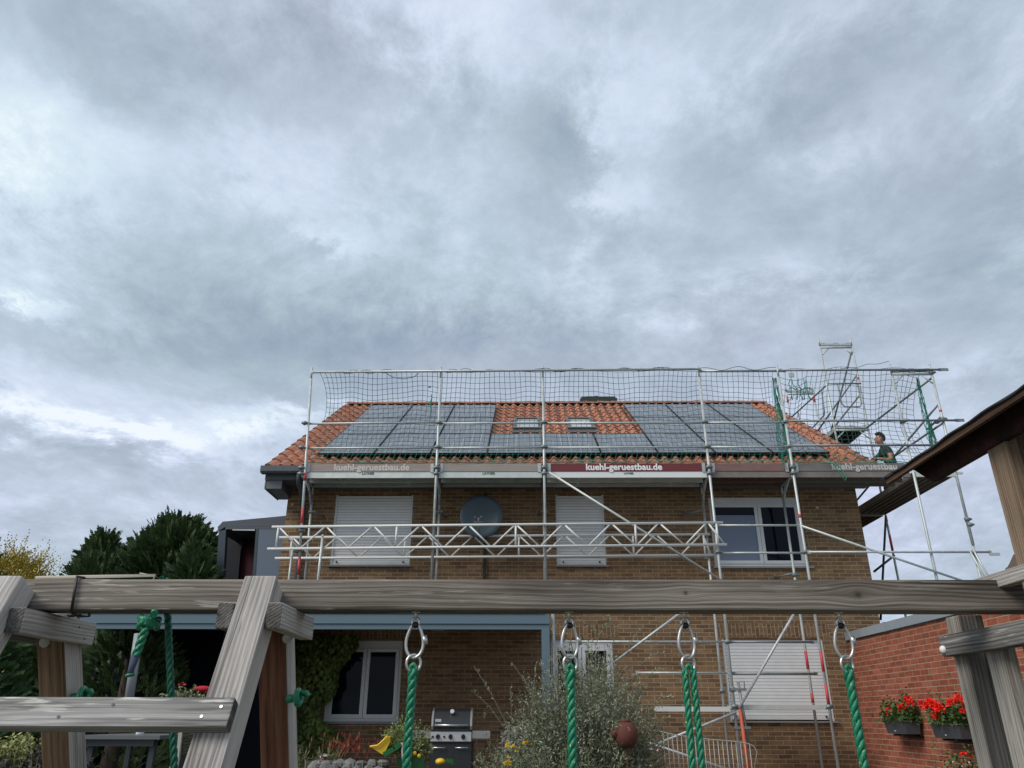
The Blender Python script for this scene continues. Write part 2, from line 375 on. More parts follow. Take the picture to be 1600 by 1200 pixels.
GERA = leafm('geranium_leaves', (.02, .055, .014), (.09, .15, .04), .5, 8)
REDF = leafm('scarlet_petals', (.75, .012, .008), (.95, .05, .03), .55, 20)
YELF = leafm('yellow_petals', (.55, .33, .02), (.8, .55, .05), .5, 20)
PINKF = leafm('pink_petals', (.6, .35, .36), (.8, .6, .6), .5, 20)
REDLEAF = leafm('reddish_leaves', (.16, .02, .015), (.30, .07, .04), .5, 10)
ROPE = mat('green_poly_rope', fn=lambda nt, b: (nt.put(b.inputs['Base Color'], nt.mix(nt.ramp(nt.noise(gpos(nt), 190, 2, .5), [(.66, 0), (.70, 1)]), nt.mix(nt.noise(gpos(nt), 60, 3), (.0, .11, .065), (.005, .22, .13)), (.50, .55, .12))), nt.put(b.inputs['Roughness'], .45)))
NETM = mat('green_net_cord', (.015, .21, .15), .6)
NETD = mat('dark_net_cord', (.025, .115, .10), .6)
GRASS = mat('lawn', fn=lambda nt, b: nt.put(b.inputs['Base Color'], nt.mix(nt.noise(gpos(nt), 3, 6, .7), (.05, .055, .03), (.11, .105, .065))))
STONE = mat('grey_stone', fn=lambda nt, b: (nt.put(b.inputs['Base Color'], nt.mix(nt.noise(gpos(nt), 9, 5, .7), (.05, .048, .044), (.24, .225, .20))), add_bump(nt, b, nt.noise(gpos(nt), 14, 5, .7), .7, .02)))
# ================================================================ SETTING
g = MB(); g.quad((-900, -900, 0), (900, -900, 0), (900, 900, 0), (-900, 900, 0)); tag(g.build('ground', GRASS), kind='structure')
g = MB(); g.box(-7.2, 5.9, 11.2, 14.74, .004, .16)
tag(g.build('terrace_paving', mat('terrace_slabs', fn=lambda nt, b: nt.put(b.inputs['Base Color'], nt.mix(nt.noise(gpos(nt), 4, 5), (.16, .155, .15), (.26, .25, .24))))), kind='structure')
# ================================================================ HOUSE
HX0, HX1, HY, HZT = -4.755, 6.605, 14.75, 5.72
house = thing('brick_house', 'two-storey brown brick house with red tiled roof behind the scaffolding', 'house', (.9, HY, 0))
OPEN = [(-3.79, -2.23, 3.985, 5.385), (.62, 1.58, 3.985, 5.385), (3.66, 5.47, 3.965, 5.335), (-3.62, -2.27, 1.22, 2.60), (.48, 1.62, 1.35, 2.63), (3.64, 5.49, 1.26, 2.65)]
def wall_holes(b, x0, x1, z0, z1, holes, y, dep, mi=0):
    xs = sorted({x0, x1, *[h[0] for h in holes], *[h[1] for h in holes]}); zs = sorted({z0, z1, *[h[2] for h in holes], *[h[3] for h in holes]})
    for i in range(len(xs) - 1):
        for j in range(len(zs) - 1):
            cx_, cz_ = (xs[i] + xs[i + 1]) / 2, (zs[j] + zs[j + 1]) / 2
            if any(h[0] < cx_ < h[1] and h[2] < cz_ < h[3] for h in holes): continue
            b.quad((xs[i], y, zs[j]), (xs[i + 1], y, zs[j]), (xs[i + 1], y, zs[j + 1]), (xs[i], y, zs[j + 1]), mi)
    for h in holes:
        a, c, d, e = h
        b.quad((a, y, d), (a, y + dep, d), (a, y + dep, e), (a, y, e), mi + 1); b.quad((c, y, d), (c, y + dep, d), (c, y + dep, e), (c, y, e), mi + 1)
        b.quad((a, y, e), (c, y, e), (c, y + dep, e), (a, y + dep, e), mi); b.quad((a, y, d), (c, y, d), (c, y + dep, d), (a, y + dep, d), mi)
b = MB(); wall_holes(b, HX0, HX1, 0, HZT, OPEN, HY, .13)
yr = 14.1 + 2 * 5.9 - .65
RZ = 9.36
for X, flip in ((HX0, 0), (HX1, 1)):
    b.add([(X, HY, 0), (X, yr, 0), (X, yr, HZT), (X, 19.8, 9.30), (X, HY, HZT)], [(0, 1, 2, 3, 4)], 1)
b.quad((HX0, yr, 0), (HX1, yr, 0), (HX1, yr, HZT), (HX0, yr, HZT), 0)
b.quad((HX0 + .01, HY + .14, 0), (HX1 - .01, HY + .14, 0), (HX1 - .01, HY + .14, HZT), (HX0 + .01, HY + .14, HZT), 2)
b.build('wall', [BRK, BRK_S, mat('dark_room', (.01, .01, .012), .9)], house)
# soldier courses over the openings, 3 mm proud
for h in OPEN[3:]:
    b = MB(); b.box(h[0] - .12, h[1] + .12, HY - .003, HY + .02, h[3] + .03, h[3] + .27); b.build('soldier_course', SOLD, house)
def P(X, s, off=0): return Vector((X, 14.1 + s * CA - off * SA, 5.75 + s * SA + off * CA))
RX0, RX1, RL = -5.03, 6.79, 6.80
YRG, RZ = 14.1 + RL * CA, 5.75 + RL * SA + .02
# pantiles: S profile, overlapping courses
def tiles(b_):
    vs, fs, uvs = [], [], []
    nc = int((RX1 - RX0) / TILE_P); K = 8; rows = 16
    tp = (RX1 - RX0) / nc
    prof = lambda t: .038 * math.sin(2 * math.pi * t) + .008 * math.sin(4 * math.pi * t)
    for r in range(rows):
        s0, s1 = r * RL / rows, (r + 1) * RL / rows + .03
        base = len(vs)
        jit = [[U(-.003, .003), U(-.010, .010), 0] for _ in range(nc + 1)]
        for q, (s, h) in enumerate(((s0, -.004), (s0 - .004, .046), (s0 - .0041, .046), ((s0 + s1) / 2, .034), (s1, .020))):
            for k in range(nc * K + 1):
                c = min(k // K, nc - 1); t = k / K
                X = RX0 + tp * t
                vs.append(P(X, s + (jit[c][1] if q < 3 else 0) + .0 * math.sin(2 * math.pi * t + 1.2) * (q < 3), h + prof(t) + jit[c][0])); uvs.append((t + .001 if k % K else t, r + min(.98, q * .24)))
        w = nc * K + 1
        for q in (0, 2, 3):
            for k in range(w - 1): fs.append((base + q * w + k, base + q * w + k + 1, base + (q + 1) * w + k + 1, base + (q + 1) * w + k))
    me = bpy.data.meshes.new('roof_tiles'); me.from_pydata(vs, [], fs); me.materials.append(TILE)
    uvl = me.uv_layers.new(name='UVMap')
    for p_ in me.polygons:
        x_ = min(uvs[me.loops[li].vertex_index][0] for li in p_.loop_indices)
        for li in p_.loop_indices:
            u_ = uvs[me.loops[li].vertex_index]; uvl.data[li].uv = (x_ + .01, math.floor(u_[1]) + .5)
        p_.use_smooth = True
    o = bpy.data.objects.new('roof', me); COL.objects.link(o); setp(o, house)
    return o
roof = tiles(None)
b = MB()   # underlay, rear slope, verge boards
rb = Vector((0, 25.9, 5.75))
b.add([P(RX0 + .03, .02, -.02), P(RX1 - .03, .02, -.02), (RX1 - .03, YRG, RZ - .03), (RX0 + .03, YRG, RZ - .03)], [(0, 1, 2, 3)], 0)
b.add([(RX0, YRG, RZ + .03), (RX1, YRG, RZ + .03), (RX1, 25.7, 5.75), (RX0, 25.7, 5.75)], [(0, 1, 2, 3)], 0)
b.build('roof_underlay', mat('dark_roofing_felt', (.05, .035, .03), .9), house)
for X, nm in ((RX0 + .02, 'verge_board'), (RX1 - .06, 'verge_board')):
    b = MB(); b.prism([P(X, .05, -.03), P(X, RL - .02, -.03), P(X, RL - .02, -.21), P(X, .05, -.21)], (.035, 0, 0)); b.build(nm, ZINC, house)
b = MB()   # ridge tiles
n = 30; L = (RX1 - RX0) / n
for i in range(n):
    x0 = RX0 + i * L; vs = []
    for q, (xx, r) in enumerate(((x0, .125), (x0 + .02, .135), (x0 + L + .03, .11))):
        for k in range(9):
            a = math.pi * k / 8; vs.append((xx, YRG - r * math.cos(a), RZ + .0 + r * .75 * math.sin(a)))
    b.add(vs, [(q * 9 + k, q * 9 + k + 1, (q + 1) * 9 + k + 1, (q + 1) * 9 + k) for q in range(2) for k in range(8)], 0, True)
tuv = b.build('ridge_tiles', mat('ridge_terracotta', fn=lambda nt, b_: (nt.put(b_.inputs['Base Color'], nt.mix(nt.noise(gpos(nt), 5, 5, .7), (.20, .10, .07), (.42, .20, .13))), nt.put(b_.inputs['Roughness'], .85))), roof)
# verge tiles (rounded edge tiles stepping down both gables)
for X, sg in ((RX0, -1), (RX1, 1)):
    b = MB()
    for r in range(16):
        s0 = r * RL / 16; s1 = s0 + RL / 16 + .03
        b.tube([P(X + sg * .0, s0, .035), P(X + sg * .0, s1, .015)], [.058, .048], 8)
    b.build('verge_tiles', MATS['ridge_terracotta'], roof)
# eaves: fascia, soffit, box gutter
b = MB(); b.box(RX0 + .0, RX1, 14.06, 14.09, 5.50, 5.72); b.box(RX0, RX1, 14.09, HY - .002, 5.50, 5.53); b.build('soffit', mat('grey_eaves_board', (.09, .095, .10), .6), house)
b = MB(); b.box(RX0 - .0, RX0 + .33, 14.09, 14.9, 5.33, 5.50); b.box(RX0 + .02, RX0 + .03, 14.09, 14.9, 5.31, 5.72); b.build('eaves_corner_box', ZINC, house)
b = MB()
pr = [(.0, 5.62), (-.02, 5.62), (-.035, 5.75), (-.15, 5.755), (-.155, 5.74), (-.14, 5.64), (-.12, 5.60), (-.02, 5.60)]
pr = [(14.05, 5.74), (14.05, 5.60), (13.93, 5.60), (13.90, 5.63), (13.89, 5.735), (13.905, 5.735), (13.93, 5.63), (14.03, 5.63), (14.035, 5.74)]
b.prism([(RX0 - .06, y, z) for y, z in pr], (RX1 - RX0 + .12, 0, 0)); b.build('gutter', ZINC, house)
b = MB(); b.tube([(-4.36, 13.97, 5.6), (-4.36, 14.02, 5.45), (-4.37, 14.45, 5.22), (-4.38, 14.66, 5.05), (-4.38, 14.68, 4.7), (-4.38, 14.68, .2)], .042, 12); b.build('downpipe', mat('dark_grey_pipe', (.06, .07, .085), .5), house)
# wall fittings
b = MB(); b.box(-.80, -.745, 14.70, 14.748, 2.97, 5.42); b.build('lightning_conductor_strip', mat('dark_brown_strip', (.025, .02, .017), .7), house)
for (u, v) in ((457, 788), (1277, 793)):
    q = W(u, v, Y=14.74); b = MB(); b.ball(q, .022, 10, 6); b.build('wall_plug', WHITEP, house)
q = W(683, 983, Y=14.7); b = MB(); b.box(q.x - .13, q.x + .13, 14.66, 14.745, q.z - .02, q.z + .02); b.build('wall_light', WHITEP, house)
# windows ------------------------------------------------------------
def frame_rect(b, x0, x1, z0, z1, y0, y1, w, mi=0):
    b.box(x0, x0 + w, y0, y1, z0, z1, mi); b.box(x1 - w, x1, y0, y1, z0, z1, mi)
    b.box(x0 + w, x1 - w, y0, y1, z0, z0 + w, mi); b.box(x0 + w, x1 - w, y0, y1, z1 - w, z1, mi)
def window(x0, x1, z0, z1, split, label, sashes, blinds=(), side=.12):
    y = HY + .05
    b = MB(); frame_rect(b, x0 + .002, x1 - .002, z0 + .002, z1 - .002, y, y + .07, .055); b.box(x0 + .057, x1 - .057, y + .003, y + .07, z1 - .13, z1 - .057)
    w = b.build('window', WHITEP, house); w['label'] = label
    xs = [x0 + .055] + [split] + [x1 - .055]
    zt = z1 - .135
    for i in range(2):
        a, c = xs[i] + .004, xs[i + 1] - .004
        b = MB(); frame_rect(b, a, c, z0 + .06, zt, y - .012, y + .05, .062); b.build('sash', WHITEP, w)
        b = MB(); b.box(a + .06, c - .06, y + .018, y + .024, z0 + .12, zt - .06); b.build('pane', GLASS, w)
        if i in blinds:
            zz = blinds[i]; b = MB(); b.box(a + .062, c - .062, y + .010, y + .0145, z0 + .123, zz); b.build("blind", BLIND, w)
    b = MB(); b.box(x0 - .04, x1 + .06, HY - .05, HY + .06, z0 - .035, z0 - .002); b.build('sill', mat('stone_grey_sill', (.24, .245, .24), .5), w)
    return w
window(*OPEN[2], 4.62, 'upper two-part window with a pale blind in its left half', 2, {0: 4.98})
window(*OPEN[3], -2.93, 'ground floor two-part window with dark glass', 2, {})
window(*OPEN[4], 1.05, 'small window half hidden by the silvery shrub', 2, {})
def shutter(h, label):
    x0, x1, z0, z1 = h
    b = MB(); b.box(x0 + .04, x1 - .04, HY + .055, HY + .075, z0 + .06, z1 - .01); w = b.build('roller_shutter', SHUT, house); w['label'] = label
    for gx in (x0 + .002, x1 - .042): b = MB(); b.box(gx, gx + .04, HY + .02, HY + .09, z0, z1); b.build('guide_rail', WHITEP, w)
    b = MB(); b.box(x0 + .042, x1 - .042, HY + .035, HY + .085, z0 + .02, z0 + .085); b.build('end_bar', WHITEP, w)
    for sx_ in (x0 + .13, x1 - .13):
        b = MB(); b.box(sx_ - .012, sx_ + .012, HY + .005, HY + .035, z0 + .055, z0 + .085); b.build('stop', BLACK, w)
    b = MB(); b.box(x0 - .03, x1 + .05, HY - .06, HY + .06, z0 - .03, z0 - .002); b.build('sill', MATS['stone_grey_sill'], w)
shutter(OPEN[0], 'wide closed roller shutter at upper left'); shutter(OPEN[1], 'narrow closed roller shutter in the middle')
shutter(OPEN[5], 'wide closed roller shutter on the ground floor')
# skylights
def skylight(x0, label):
    w, s0, s1 = .66, 3.15, 4.42
    b = MB()
    for (a, c, d, e) in ((x0, x0 + .07, s0, s1), (x0 + w - .07, x0 + w, s0, s1), (x0 + .07, x0 + w - .07, s0, s0 + .09), (x0 + .07, x0 + w - .07, s1 - .09, s1)):
        b.prism([P(a, d, .0), P(c, d, .0), P(c, e, .0), P(a, e, .0)], P(0, 0, .13) - P(0, 0, 0))
    o = b.build('skylight', mat('grey_skylight_frame', (.13, .125, .12), .4, .4), house); o['label'] = label
    b = MB(); b.prism([P(x0 + .07, s0 + .09, .06), P(x0 + w - .07, s0 + .09, .06), P(x0 + w - .07, s1 - .09, .06), P(x0 + .07, s1 - .09, .06)], P(0, 0, .03) - P(0, 0, 0)); b.build('pane', mat('skylight_glass', (.45, .47, .47), .25), o)
    b = MB(); b.prism([P(x0 - .07, s0 - .22, .055), P(x0 + w + .07, s0 - .22, .055), P(x0 + w + .07, s0 - .004, .075), P(x0 - .07, s0 - .004, .075)], P(0, 0, .01) - P(0, 0, 0)); b.build('flashing', MATS['grey_skylight_frame'], o)
skylight(-.26, 'left skylight'); skylight(1.03, 'right skylight')
# chimney
b = MB(); b.box(1.75, 2.55, 20.25, 20.85, 8.8, 9.62); ch = b.build('chimney', RBRK_F, house)
b = MB(); b.box(1.62, 2.68, 20.12, 20.95, 9.62, 9.74); b.box(1.66, 2.64, 20.16, 20.9, 9.741, 9.80); b.ball((2.12, 20.5, 9.84), (.12, .12, .12), 10, 6); b.build('chimney_cap', mat('dark_mossy_concrete', (.045, .05, .045), .9), ch)
# ================================================================ SOLAR PANELS
grp = 'solar panels on the front roof slope'
pb = None
def make_panel(X, s, label):
    global pb
    root = thing('solar_panel', label, 'solar panel', tuple(P(X, s, .13)), grp)
    root.rotation_euler = (A_ROOF, 0, 0)
    if pb is None:
        b = MB(); w, h = 1.124 / 2, 1.815 / 2
        b.box(-w, -w + .012, -h, h, -.02, .02); b.box(w - .012, w, -h, h, -.02, .02); b.box(-w + .012, w - .012, -h, -h + .012, -.02, .02); b.box(-w + .012, w - .012, h - .012, h, -.02, .02)
        f = b.build('frame', PFRAME); b = MB(); b.box(-w + .012, w - .012, -h + .012, h - .012, -.012, .015); c = b.build('cell_sheet', PANEL); pb = (f, c)
        for o in pb: o.parent = root
    else:
        for o in pb: q = o.copy(); COL.objects.link(q); q.parent = root
ORD = ['first', 'second', 'third', 'fourth', 'fifth', 'sixth', 'seventh', 'eighth', 'ninth']
for i in range(9):
    for r in range(3):
        if r and 3 <= i < 6: continue
        X = -4.2 + .575 + i * 1.1495; s = .60 + .90 + r * 1.845
        rn = ('bottom', 'middle', 'top')[r]
        if r == 0: lb = f'dark solar panel in the bottom row, {ORD[i]} from the left roof edge'
        elif i < 3: lb = f'dark solar panel in the {rn} row left of the bare tiles, {ORD[i]} from the left'
        else: lb = f'dark solar panel in the {rn} row right of the bare tiles, {ORD[i - 6]} from the tiles'
        make_panel(X, s, lb)
# mounting rails under the panels belong to the roof
b = MB()
for s in (.9, 2.1, 2.7, 3.9, 4.5, 5.75):
    for (a, c) in (((-4.22, 6.16),) if s < 2.3 else ((-4.22, -.75), (2.68, 6.16))): b.bar(P(a, s, .09), P(c, s, .09), .04, .035, up=(0, -SA, CA))
b.build('mounting_rails', GALV_D, house)
# ================================================================ SATELLITE DISH
q = W(752, 806, Y=14.2); dish = thing('satellite_dish', 'round blue-grey satellite dish on the brick wall between the upper shutters', 'satellite dish', tuple(q))
b = MB(); N = 36; R = .41; nrm = Vector((.05, -1, .12)).normalized(); ax = nrm.cross(Vector((0, 0, 1))).normalized(); ay = ax.cross(nrm)
ay = -ay if ay.z < 0 else ay
vs = []
for k, rr in enumerate((0.02, .4, .75, .97, 1.0)):
    for i in range(N):
        a = 2 * math.pi * i / N; vs.append(q + (ax * math.cos(a) * R + ay * math.sin(a) * R * 1.06) * rr + nrm * (-.08 + .08 * rr * rr + (.0 if k < 4 else -.02)))
b.add(vs, [(k * N + i, k * N + (i + 1) % N, (k + 1) * N + (i + 1) % N, (k + 1) * N + i) for k in range(4) for i in range(N)] + [tuple(range(N))], 0, True)
b.build('reflector', mat('blue_grey_dish', (.028, .05, .065), .45), dish)
b = MB(); b.tube([q + Vector((-.02, -.02, -.43)), q + Vector((-.02, -.32, -.36)), q + Vector((-.02, -.50, -.17))], .014, 8); b.build('feed_arm', GALV_D, dish)
b = MB(); e = q + Vector((-.02, -.50, -.20))
b.tube([e + Vector((-.06, 0, .02)), e + Vector((-.06, .08, .06))], .03, 10); b.tube([e + Vector((.05, 0, .02)), e + Vector((.05, .08, .06))], .03, 10); b.box(e.x - .09, e.x + .08, e.y + .02, e.y + .04, e.z - .05, e.z + .02); b.build('receiver', mat('receiver_grey', (.07, .075, .08), .5), dish)
b = MB(); b.tube([q + Vector((0, .07, 0)), q + Vector((0, .3, -.05)), q + Vector((0, .54, -.05))], .025, 8); b.box(q.x - .1, q.x + .1, 14.70, 14.745, q.z - .2, q.z + .1); b.build('wall_bracket', GALV_D, dish)
# ================================================================ SCAFFOLD
SX = [-4.19, -1.66, .375, 3.47, 5.03, 7.26, 8.03]; YO, YI = 13.68, 14.41; UD = 5.52
scaf = thing('facade_scaffold', 'galvanised tube scaffold along the house front with plank deck at the eaves', 'scaffold', (1, YO, 0))
def tubes(name, segs, parent, r=.0242, mats=GALV, n=12):
    b = MB()
    for sgm in segs: b.tube(sgm, r, n)
    return b.build(name, mats, parent)
def coupler(par, c, r=.045, mi=0):
    c = Vector(c); b = MB(); b.tube([c - Vector((0, 0, .035)), c + Vector((0, 0, .035))], r, 10, mi); b.tube([c + Vector((-.05, -.02, 0)), c + Vector((.05, -.02, 0))], .028, 8, mi); b.box(c.x + .03, c.x + .075, c.y - .04, c.y + .0, c.z - .012, c.z + .012, mi); b.build('coupler', GALV_D, par)
lean = [(-4.03, -4.26), None, None, None, None, None, None]
def standard(x, y, z0, z1, parent, xt=None, bands=(), thin=.25, name='upright'):
    xt = x if xt is None else xt
    f = lambda z: x + (xt - x) * (z - z0) / (z1 - z0)
    b = MB(); b.tube([(x, y, z0), (f(z1 - thin), y, z1 - thin)], .0245, 12); b.tube([(f(z1 - thin + .001), y, z1 - thin + .001), (xt, y, z1)], .019, 12)
    o = b.build(name, GALV, parent)
    for (a, c) in bands:
        b = MB(); b.tube([(f(a), y, a), (f(c), y, c)], .0262, 12); b.build('paint_band', REDP, o)
    return o
for i, x in enumerate(SX[:5]):
    zb = 0.02 if i in (3, 4) else 3.25
    bands = []
    if i == 0: bands = [(5.36, 5.52), (4.55, 4.83), (3.62, 3.92)]
    if i == 4: bands = [(4.65, 4.72), (2.02, 2.35), (1.50, 1.82)]
    x_b, x_t = lean[i] or (x, x)
    standard(x_b, YO, zb, 7.72, scaf, x_t, bands)
    xin = x + (.07 if i == 0 else 0)
    standard(xin, YI, zb, UD + .02, scaf, xin - .06 if i == 0 else xin, [(2.1, 2.4), (1.55, 1.7)] if i == 4 else [], name='inner_upright')
    b = MB(); xd = x
    b.tube([(xd, YO, UD - .06), (xd, YI, UD - .06)], .024, 10); b.tube([(xd, YO + .28, UD - .07), (xd, YI - .02, UD - .30)], .018, 8); b.tube([(xd, YI - .25, UD - .07), (xd, YI - .01, UD - .42)], .02, 8)
    b.build('transom', GALV, scaf); tubes('transom', [[(xd, YO, 3.52 - .06), (xd, YI, 3.52 - .06)]], scaf)
for i in (3, 4):
    x = SX[i]
    b = MB(); b.tube([(x, YO, 1.46), (x, YI, 1.46)], .024, 10); b.build('transom', GALV, scaf)
# left extra uprights
standard(-4.24, YO + .1, 3.0, 4.15, scaf, thin=.02); standard(-3.66, YO - .1, 3.0, 4.32, scaf, thin=.05); 
# guard rails of the upper lift
def rail(x0, x1, z, y=YO + .035, name='guard_rail', r=.0195, parent=None, m=GALV, dz=0):
    b = MB(); b.tube([(x0, y, z), (x1, y, z + dz)], r, 10)
    for xx, sg in ((x0, 1), (x1, -1)): b.box(xx - .028, xx + .028, y - .012, y + .012, z - .028 + (dz if sg < 0 else 0), z + .028 + (dz if sg < 0 else 0))
    return b.build(name, m, parent or scaf)
for i in range(4):
    a, c = SX[i] + .04, SX[i + 1] - .04
    if i == 0: a -= .06
    rail(a, c, UD + 1.005, dz=.02 if i == 0 else 0); rail(a, c, UD + .505)
rail(SX[0] - .03, SX[3] + .02, 7.595, YO - .045, 'top_rail', .0242, dz=.035); rail(SX[3] + .02, SX[4] + .15, 7.625, YO + .045, 'top_rail', .0242)
for i in (3,):
    rail(SX[3] + .04, SX[4] - .04, 3.52 + 1.0); rail(SX[3] + .04, SX[4] - .04, 3.52 + .5); rail(SX[3] + .06, SX[4] - .1, 1.5 + 1.0, m=GALV_D); rail(SX[3] + .06, SX[4] - .12, 1.5 + .49, m=GALV_D)
rail(.72, SX[3] - .06, 2.50); rail(1.9, SX[3] - .06, 2.0)
rail(SX[2] + .06, SX[3] - .06, 3.52 + .56, YI + .02); 
# deck platforms
def platform(x0, x1, z, y0, y1, mside, mund, name='deck_platform', text=None, th=.075, lab=None):
    b = MB(); b.box(x0, x1, y0, y0 + .02, z - th, z); o = b.build(name, mside, scaf)
    if lab: o['label'] = lab
    b = MB(); n = 2
    w = (y1 - y0 - .02) / 2
    for k in range(2):
        a = y0 + .02 + k * w
        b.box(x0 + .01, x1 - .01, a + .004, a + w - .006, z - .03, z - .008)
        b.box(x0 + .01, x1 - .01, a + .004, a + .03, z - th, z - .031); b.box(x0 + .01, x1 - .01, a + w - .035, a + w - .006, z - th, z - .031)
        if k == 0: b.box(x0 + .01, x1 - .01, a + w * .45, a + w * .45 + .03, z - .055, z - .031)
    for xx in (x0 + .6, x1 - .6): b.box(xx, xx + .05, y0 + .03, y1 - .03, z - .068, z - .058)
    b.build('plank', mund, o)
    if text:
        text_mesh(text[0], (text[1], y0 - .003, z - .052), text[2], mat('green_print', (.02, .12, .08), .6), o, 'lettering', bold=.002)
    return o
def text_mesh(body, loc, size, mt, parent, name='lettering', bold=.004, rot=(math.pi / 2, 0, 0), sx=1.0):
    cu = bpy.data.curves.new(name, 'FONT'); cu.body = body; cu.size = size; cu.offset = bold; cu.extrude = .0015; cu.resolution_u = 3; cu.space_character = 1.02
    t = bpy.data.objects.new('tmp', cu); COL.objects.link(t); bpy.context.view_layer.update()
    me = bpy.data.meshes.new_from_object(t.evaluated_get(bpy.context.evaluated_depsgraph_get()))
    bpy.data.objects.remove(t); me.materials.clear(); me.materials.append(mt)
    me.transform(Matrix.Translation(loc) @ Matrix.Rotation(rot[2], 4, 'Z') @ Matrix.Rotation(rot[0], 4, 'X') @ Matrix.Diagonal((sx, 1, 1, 1)))
    o = bpy.data.objects.new(name, me); COL.objects.link(o)
    if parent: setp(o, parent)
    return o
FADED = mat('faded_pink_board', fn=lambda nt, b: nt.put(b.inputs['Base Color'], nt.mix(nt.noise(nt.mapping(gpos(nt), (1.5, 1, 14)), 2, 5, .7), (.20, .145, .125), (.42, .36, .32))))
WOODB = mat('raw_grey_board', fn=lambda nt, b: nt.put(b.inputs['Base Color'], nt.mix(nt.noise(nt.mapping(gpos(nt), (1.2, 1, 20)), 2, 5, .7), (.20, .175, .145), (.40, .36, .31))))
WINE = mat('wine_red_board', fn=lambda nt, b: nt.put(b.inputs['Base Color'], nt.mix(nt.noise(nt.mapping(gpos(nt), (1.5, 1, 9)), 2, 5, .7), (.10, .012, .018), (.19, .035, .04))))
WINE2 = mat('weathered_wine_board', fn=lambda nt, b: nt.put(b.inputs['Base Color'], nt.mix(nt.noise(nt.mapping(gpos(nt), (1.5, 1, 9)), 2, 6, .75), (.13, .045, .045), (.27, .17, .15))))
GREYB = mat('grey_toe_board', fn=lambda nt, b: nt.put(b.inputs['Base Color'], nt.mix(nt.noise(nt.mapping(gpos(nt), (1.5, 1, 9)), 2, 6, .75), (.13, .12, .11), (.24, .225, .205))))
LETW = mat('white_lettering', (.82, .82, .80), .6); LETG = mat('worn_white_lettering', (.58, .55, .52), .7)
DKUND = metal_mat('brown_deck_underside', (.13, .075, .06), .7, 0, .3)
DKSIDE = metal_mat('weathered_deck_edge', (.20, .17, .15), .6, .1, .3)
UND = metal_mat('galvanised_deck_underside', (.42, .45, .43), .5, .2, .2)
specs = [(-4.16, -1.70, ALU, UND, (.9, 'LAYHER', .065), FADED, ('kuehl-geruestbau.de', -3.62, LETG)),
         (-1.62, .335, ALU, UND, (.0, 'LAYHER', .065), WOODB, None),
         (.42, 3.43, mat('white_deck_edge', (.72, .73, .71), .4), ALU_D, (1.0, 'LAYHER', .05), WINE, ('kuehl-geruestbau.de', 1.16, LETW)),
         (3.51, 4.99, DKSIDE, DKUND, None, WINE2, None),
         (5.07, 7.22, DKSIDE, mat('grey_brown_deck_underside', (.17, .15, .13), .7), None, GREYB, ('kuehl-geruestbau', 5.78, LETG))]
for k, (a, c, ms, mu, tx, mb, tt) in enumerate(specs):
    platform(a, c, UD + .03, YO + .055, YI - .03, ms, mu, text=None if not tx else (tx[1], (a + c) / 2 - .15 + (.1 if k == 2 else 0), tx[2]), th=.115)
    b = MB(); b.box(a + .02, c - .02, YO + .045, YO + .075, UD + .036, UD + .185)
    for xx in (a + .02, c - .08): b.box(xx, xx + .06, YO + .036, YO + .0445, UD + .02, UD + .19, 1)
    tb = b.build('toe_board', [mb, GALV], scaf); tb['label'] = ['faded toe board with worn white lettering', 'plain grey wooden toe board', 'wine red toe board with white lettering', 'weathered wine red toe board without lettering', 'grey toe board with worn white lettering'][k]
    if tt: text_mesh(tt[0], (tt[1], YO + .043, UD + .062), .175, tt[2], tb, bold=.0055, sx=.99)
# lower work lift at right
o = part('deck_platform', [ALU, ALU_D], scaf, lambda b: (b.box(SX[3] + .05, SX[4] - .05, YO + .03, YO + .05, 1.43, 1.505, 0), b.box(SX[3] + .05, SX[4] - .05, YO + .051, YI - .06, 1.47, 1.5, 1), b.box(SX[3] + .05, SX[4] - .05, YI - .059, YI - .04, 1.43, 1.505, 0)))
part('deck_bearer', mat('pale_bearer', (.62, .62, .60), .5), scaf, lambda b: b.box(2.15, SX[3] - .06, YO + .04, YO + .075, 1.40, 1.475))
# couplers at the nodes
CP = scaf
for i, x in enumerate(SX[:5]):
    xx = x - .04 if i == 0 else x
    for z in (UD - .02, UD + .10): coupler(CP, (xx, YO, z), .036)
    for z in (UD + .505, UD + 1.005): coupler(CP, (xx - (.04 if i == 0 else 0), YO, z), .030)
for x, z in ((SX[3], 1.48), (SX[3], 1.74), (SX[3], 4.03), (SX[4], 4.03), (SX[4], 1.48), (SX[3], 2.5), (SX[3], 4.49), (SX[0] + .07, 4.05), (SX[0] + .10, 4.42)): coupler(CP, (x, YO, z), .04)
for x in (SX[0] + .04, SX[1], SX[2]): coupler(CP, (x, YI, 4.95), .036)
coupler(CP, (SX[3], YI, 1.74), .04); coupler(CP, (SX[4], YI, 3.75), .04)
# wall ties
for (x, z, dx) in ((SX[0] + .05, 4.96, .15), (SX[1], 4.95, .1), (SX[2], 5.0, -.1), (SX[3], 4.98, -.42), (SX[4] + .02, 3.78, -.3)):
    tubes('wall_tie', [[(x, YI - .02, z), (x + dx, 14.73, z - .02)]], scaf, .02, GALV_D)
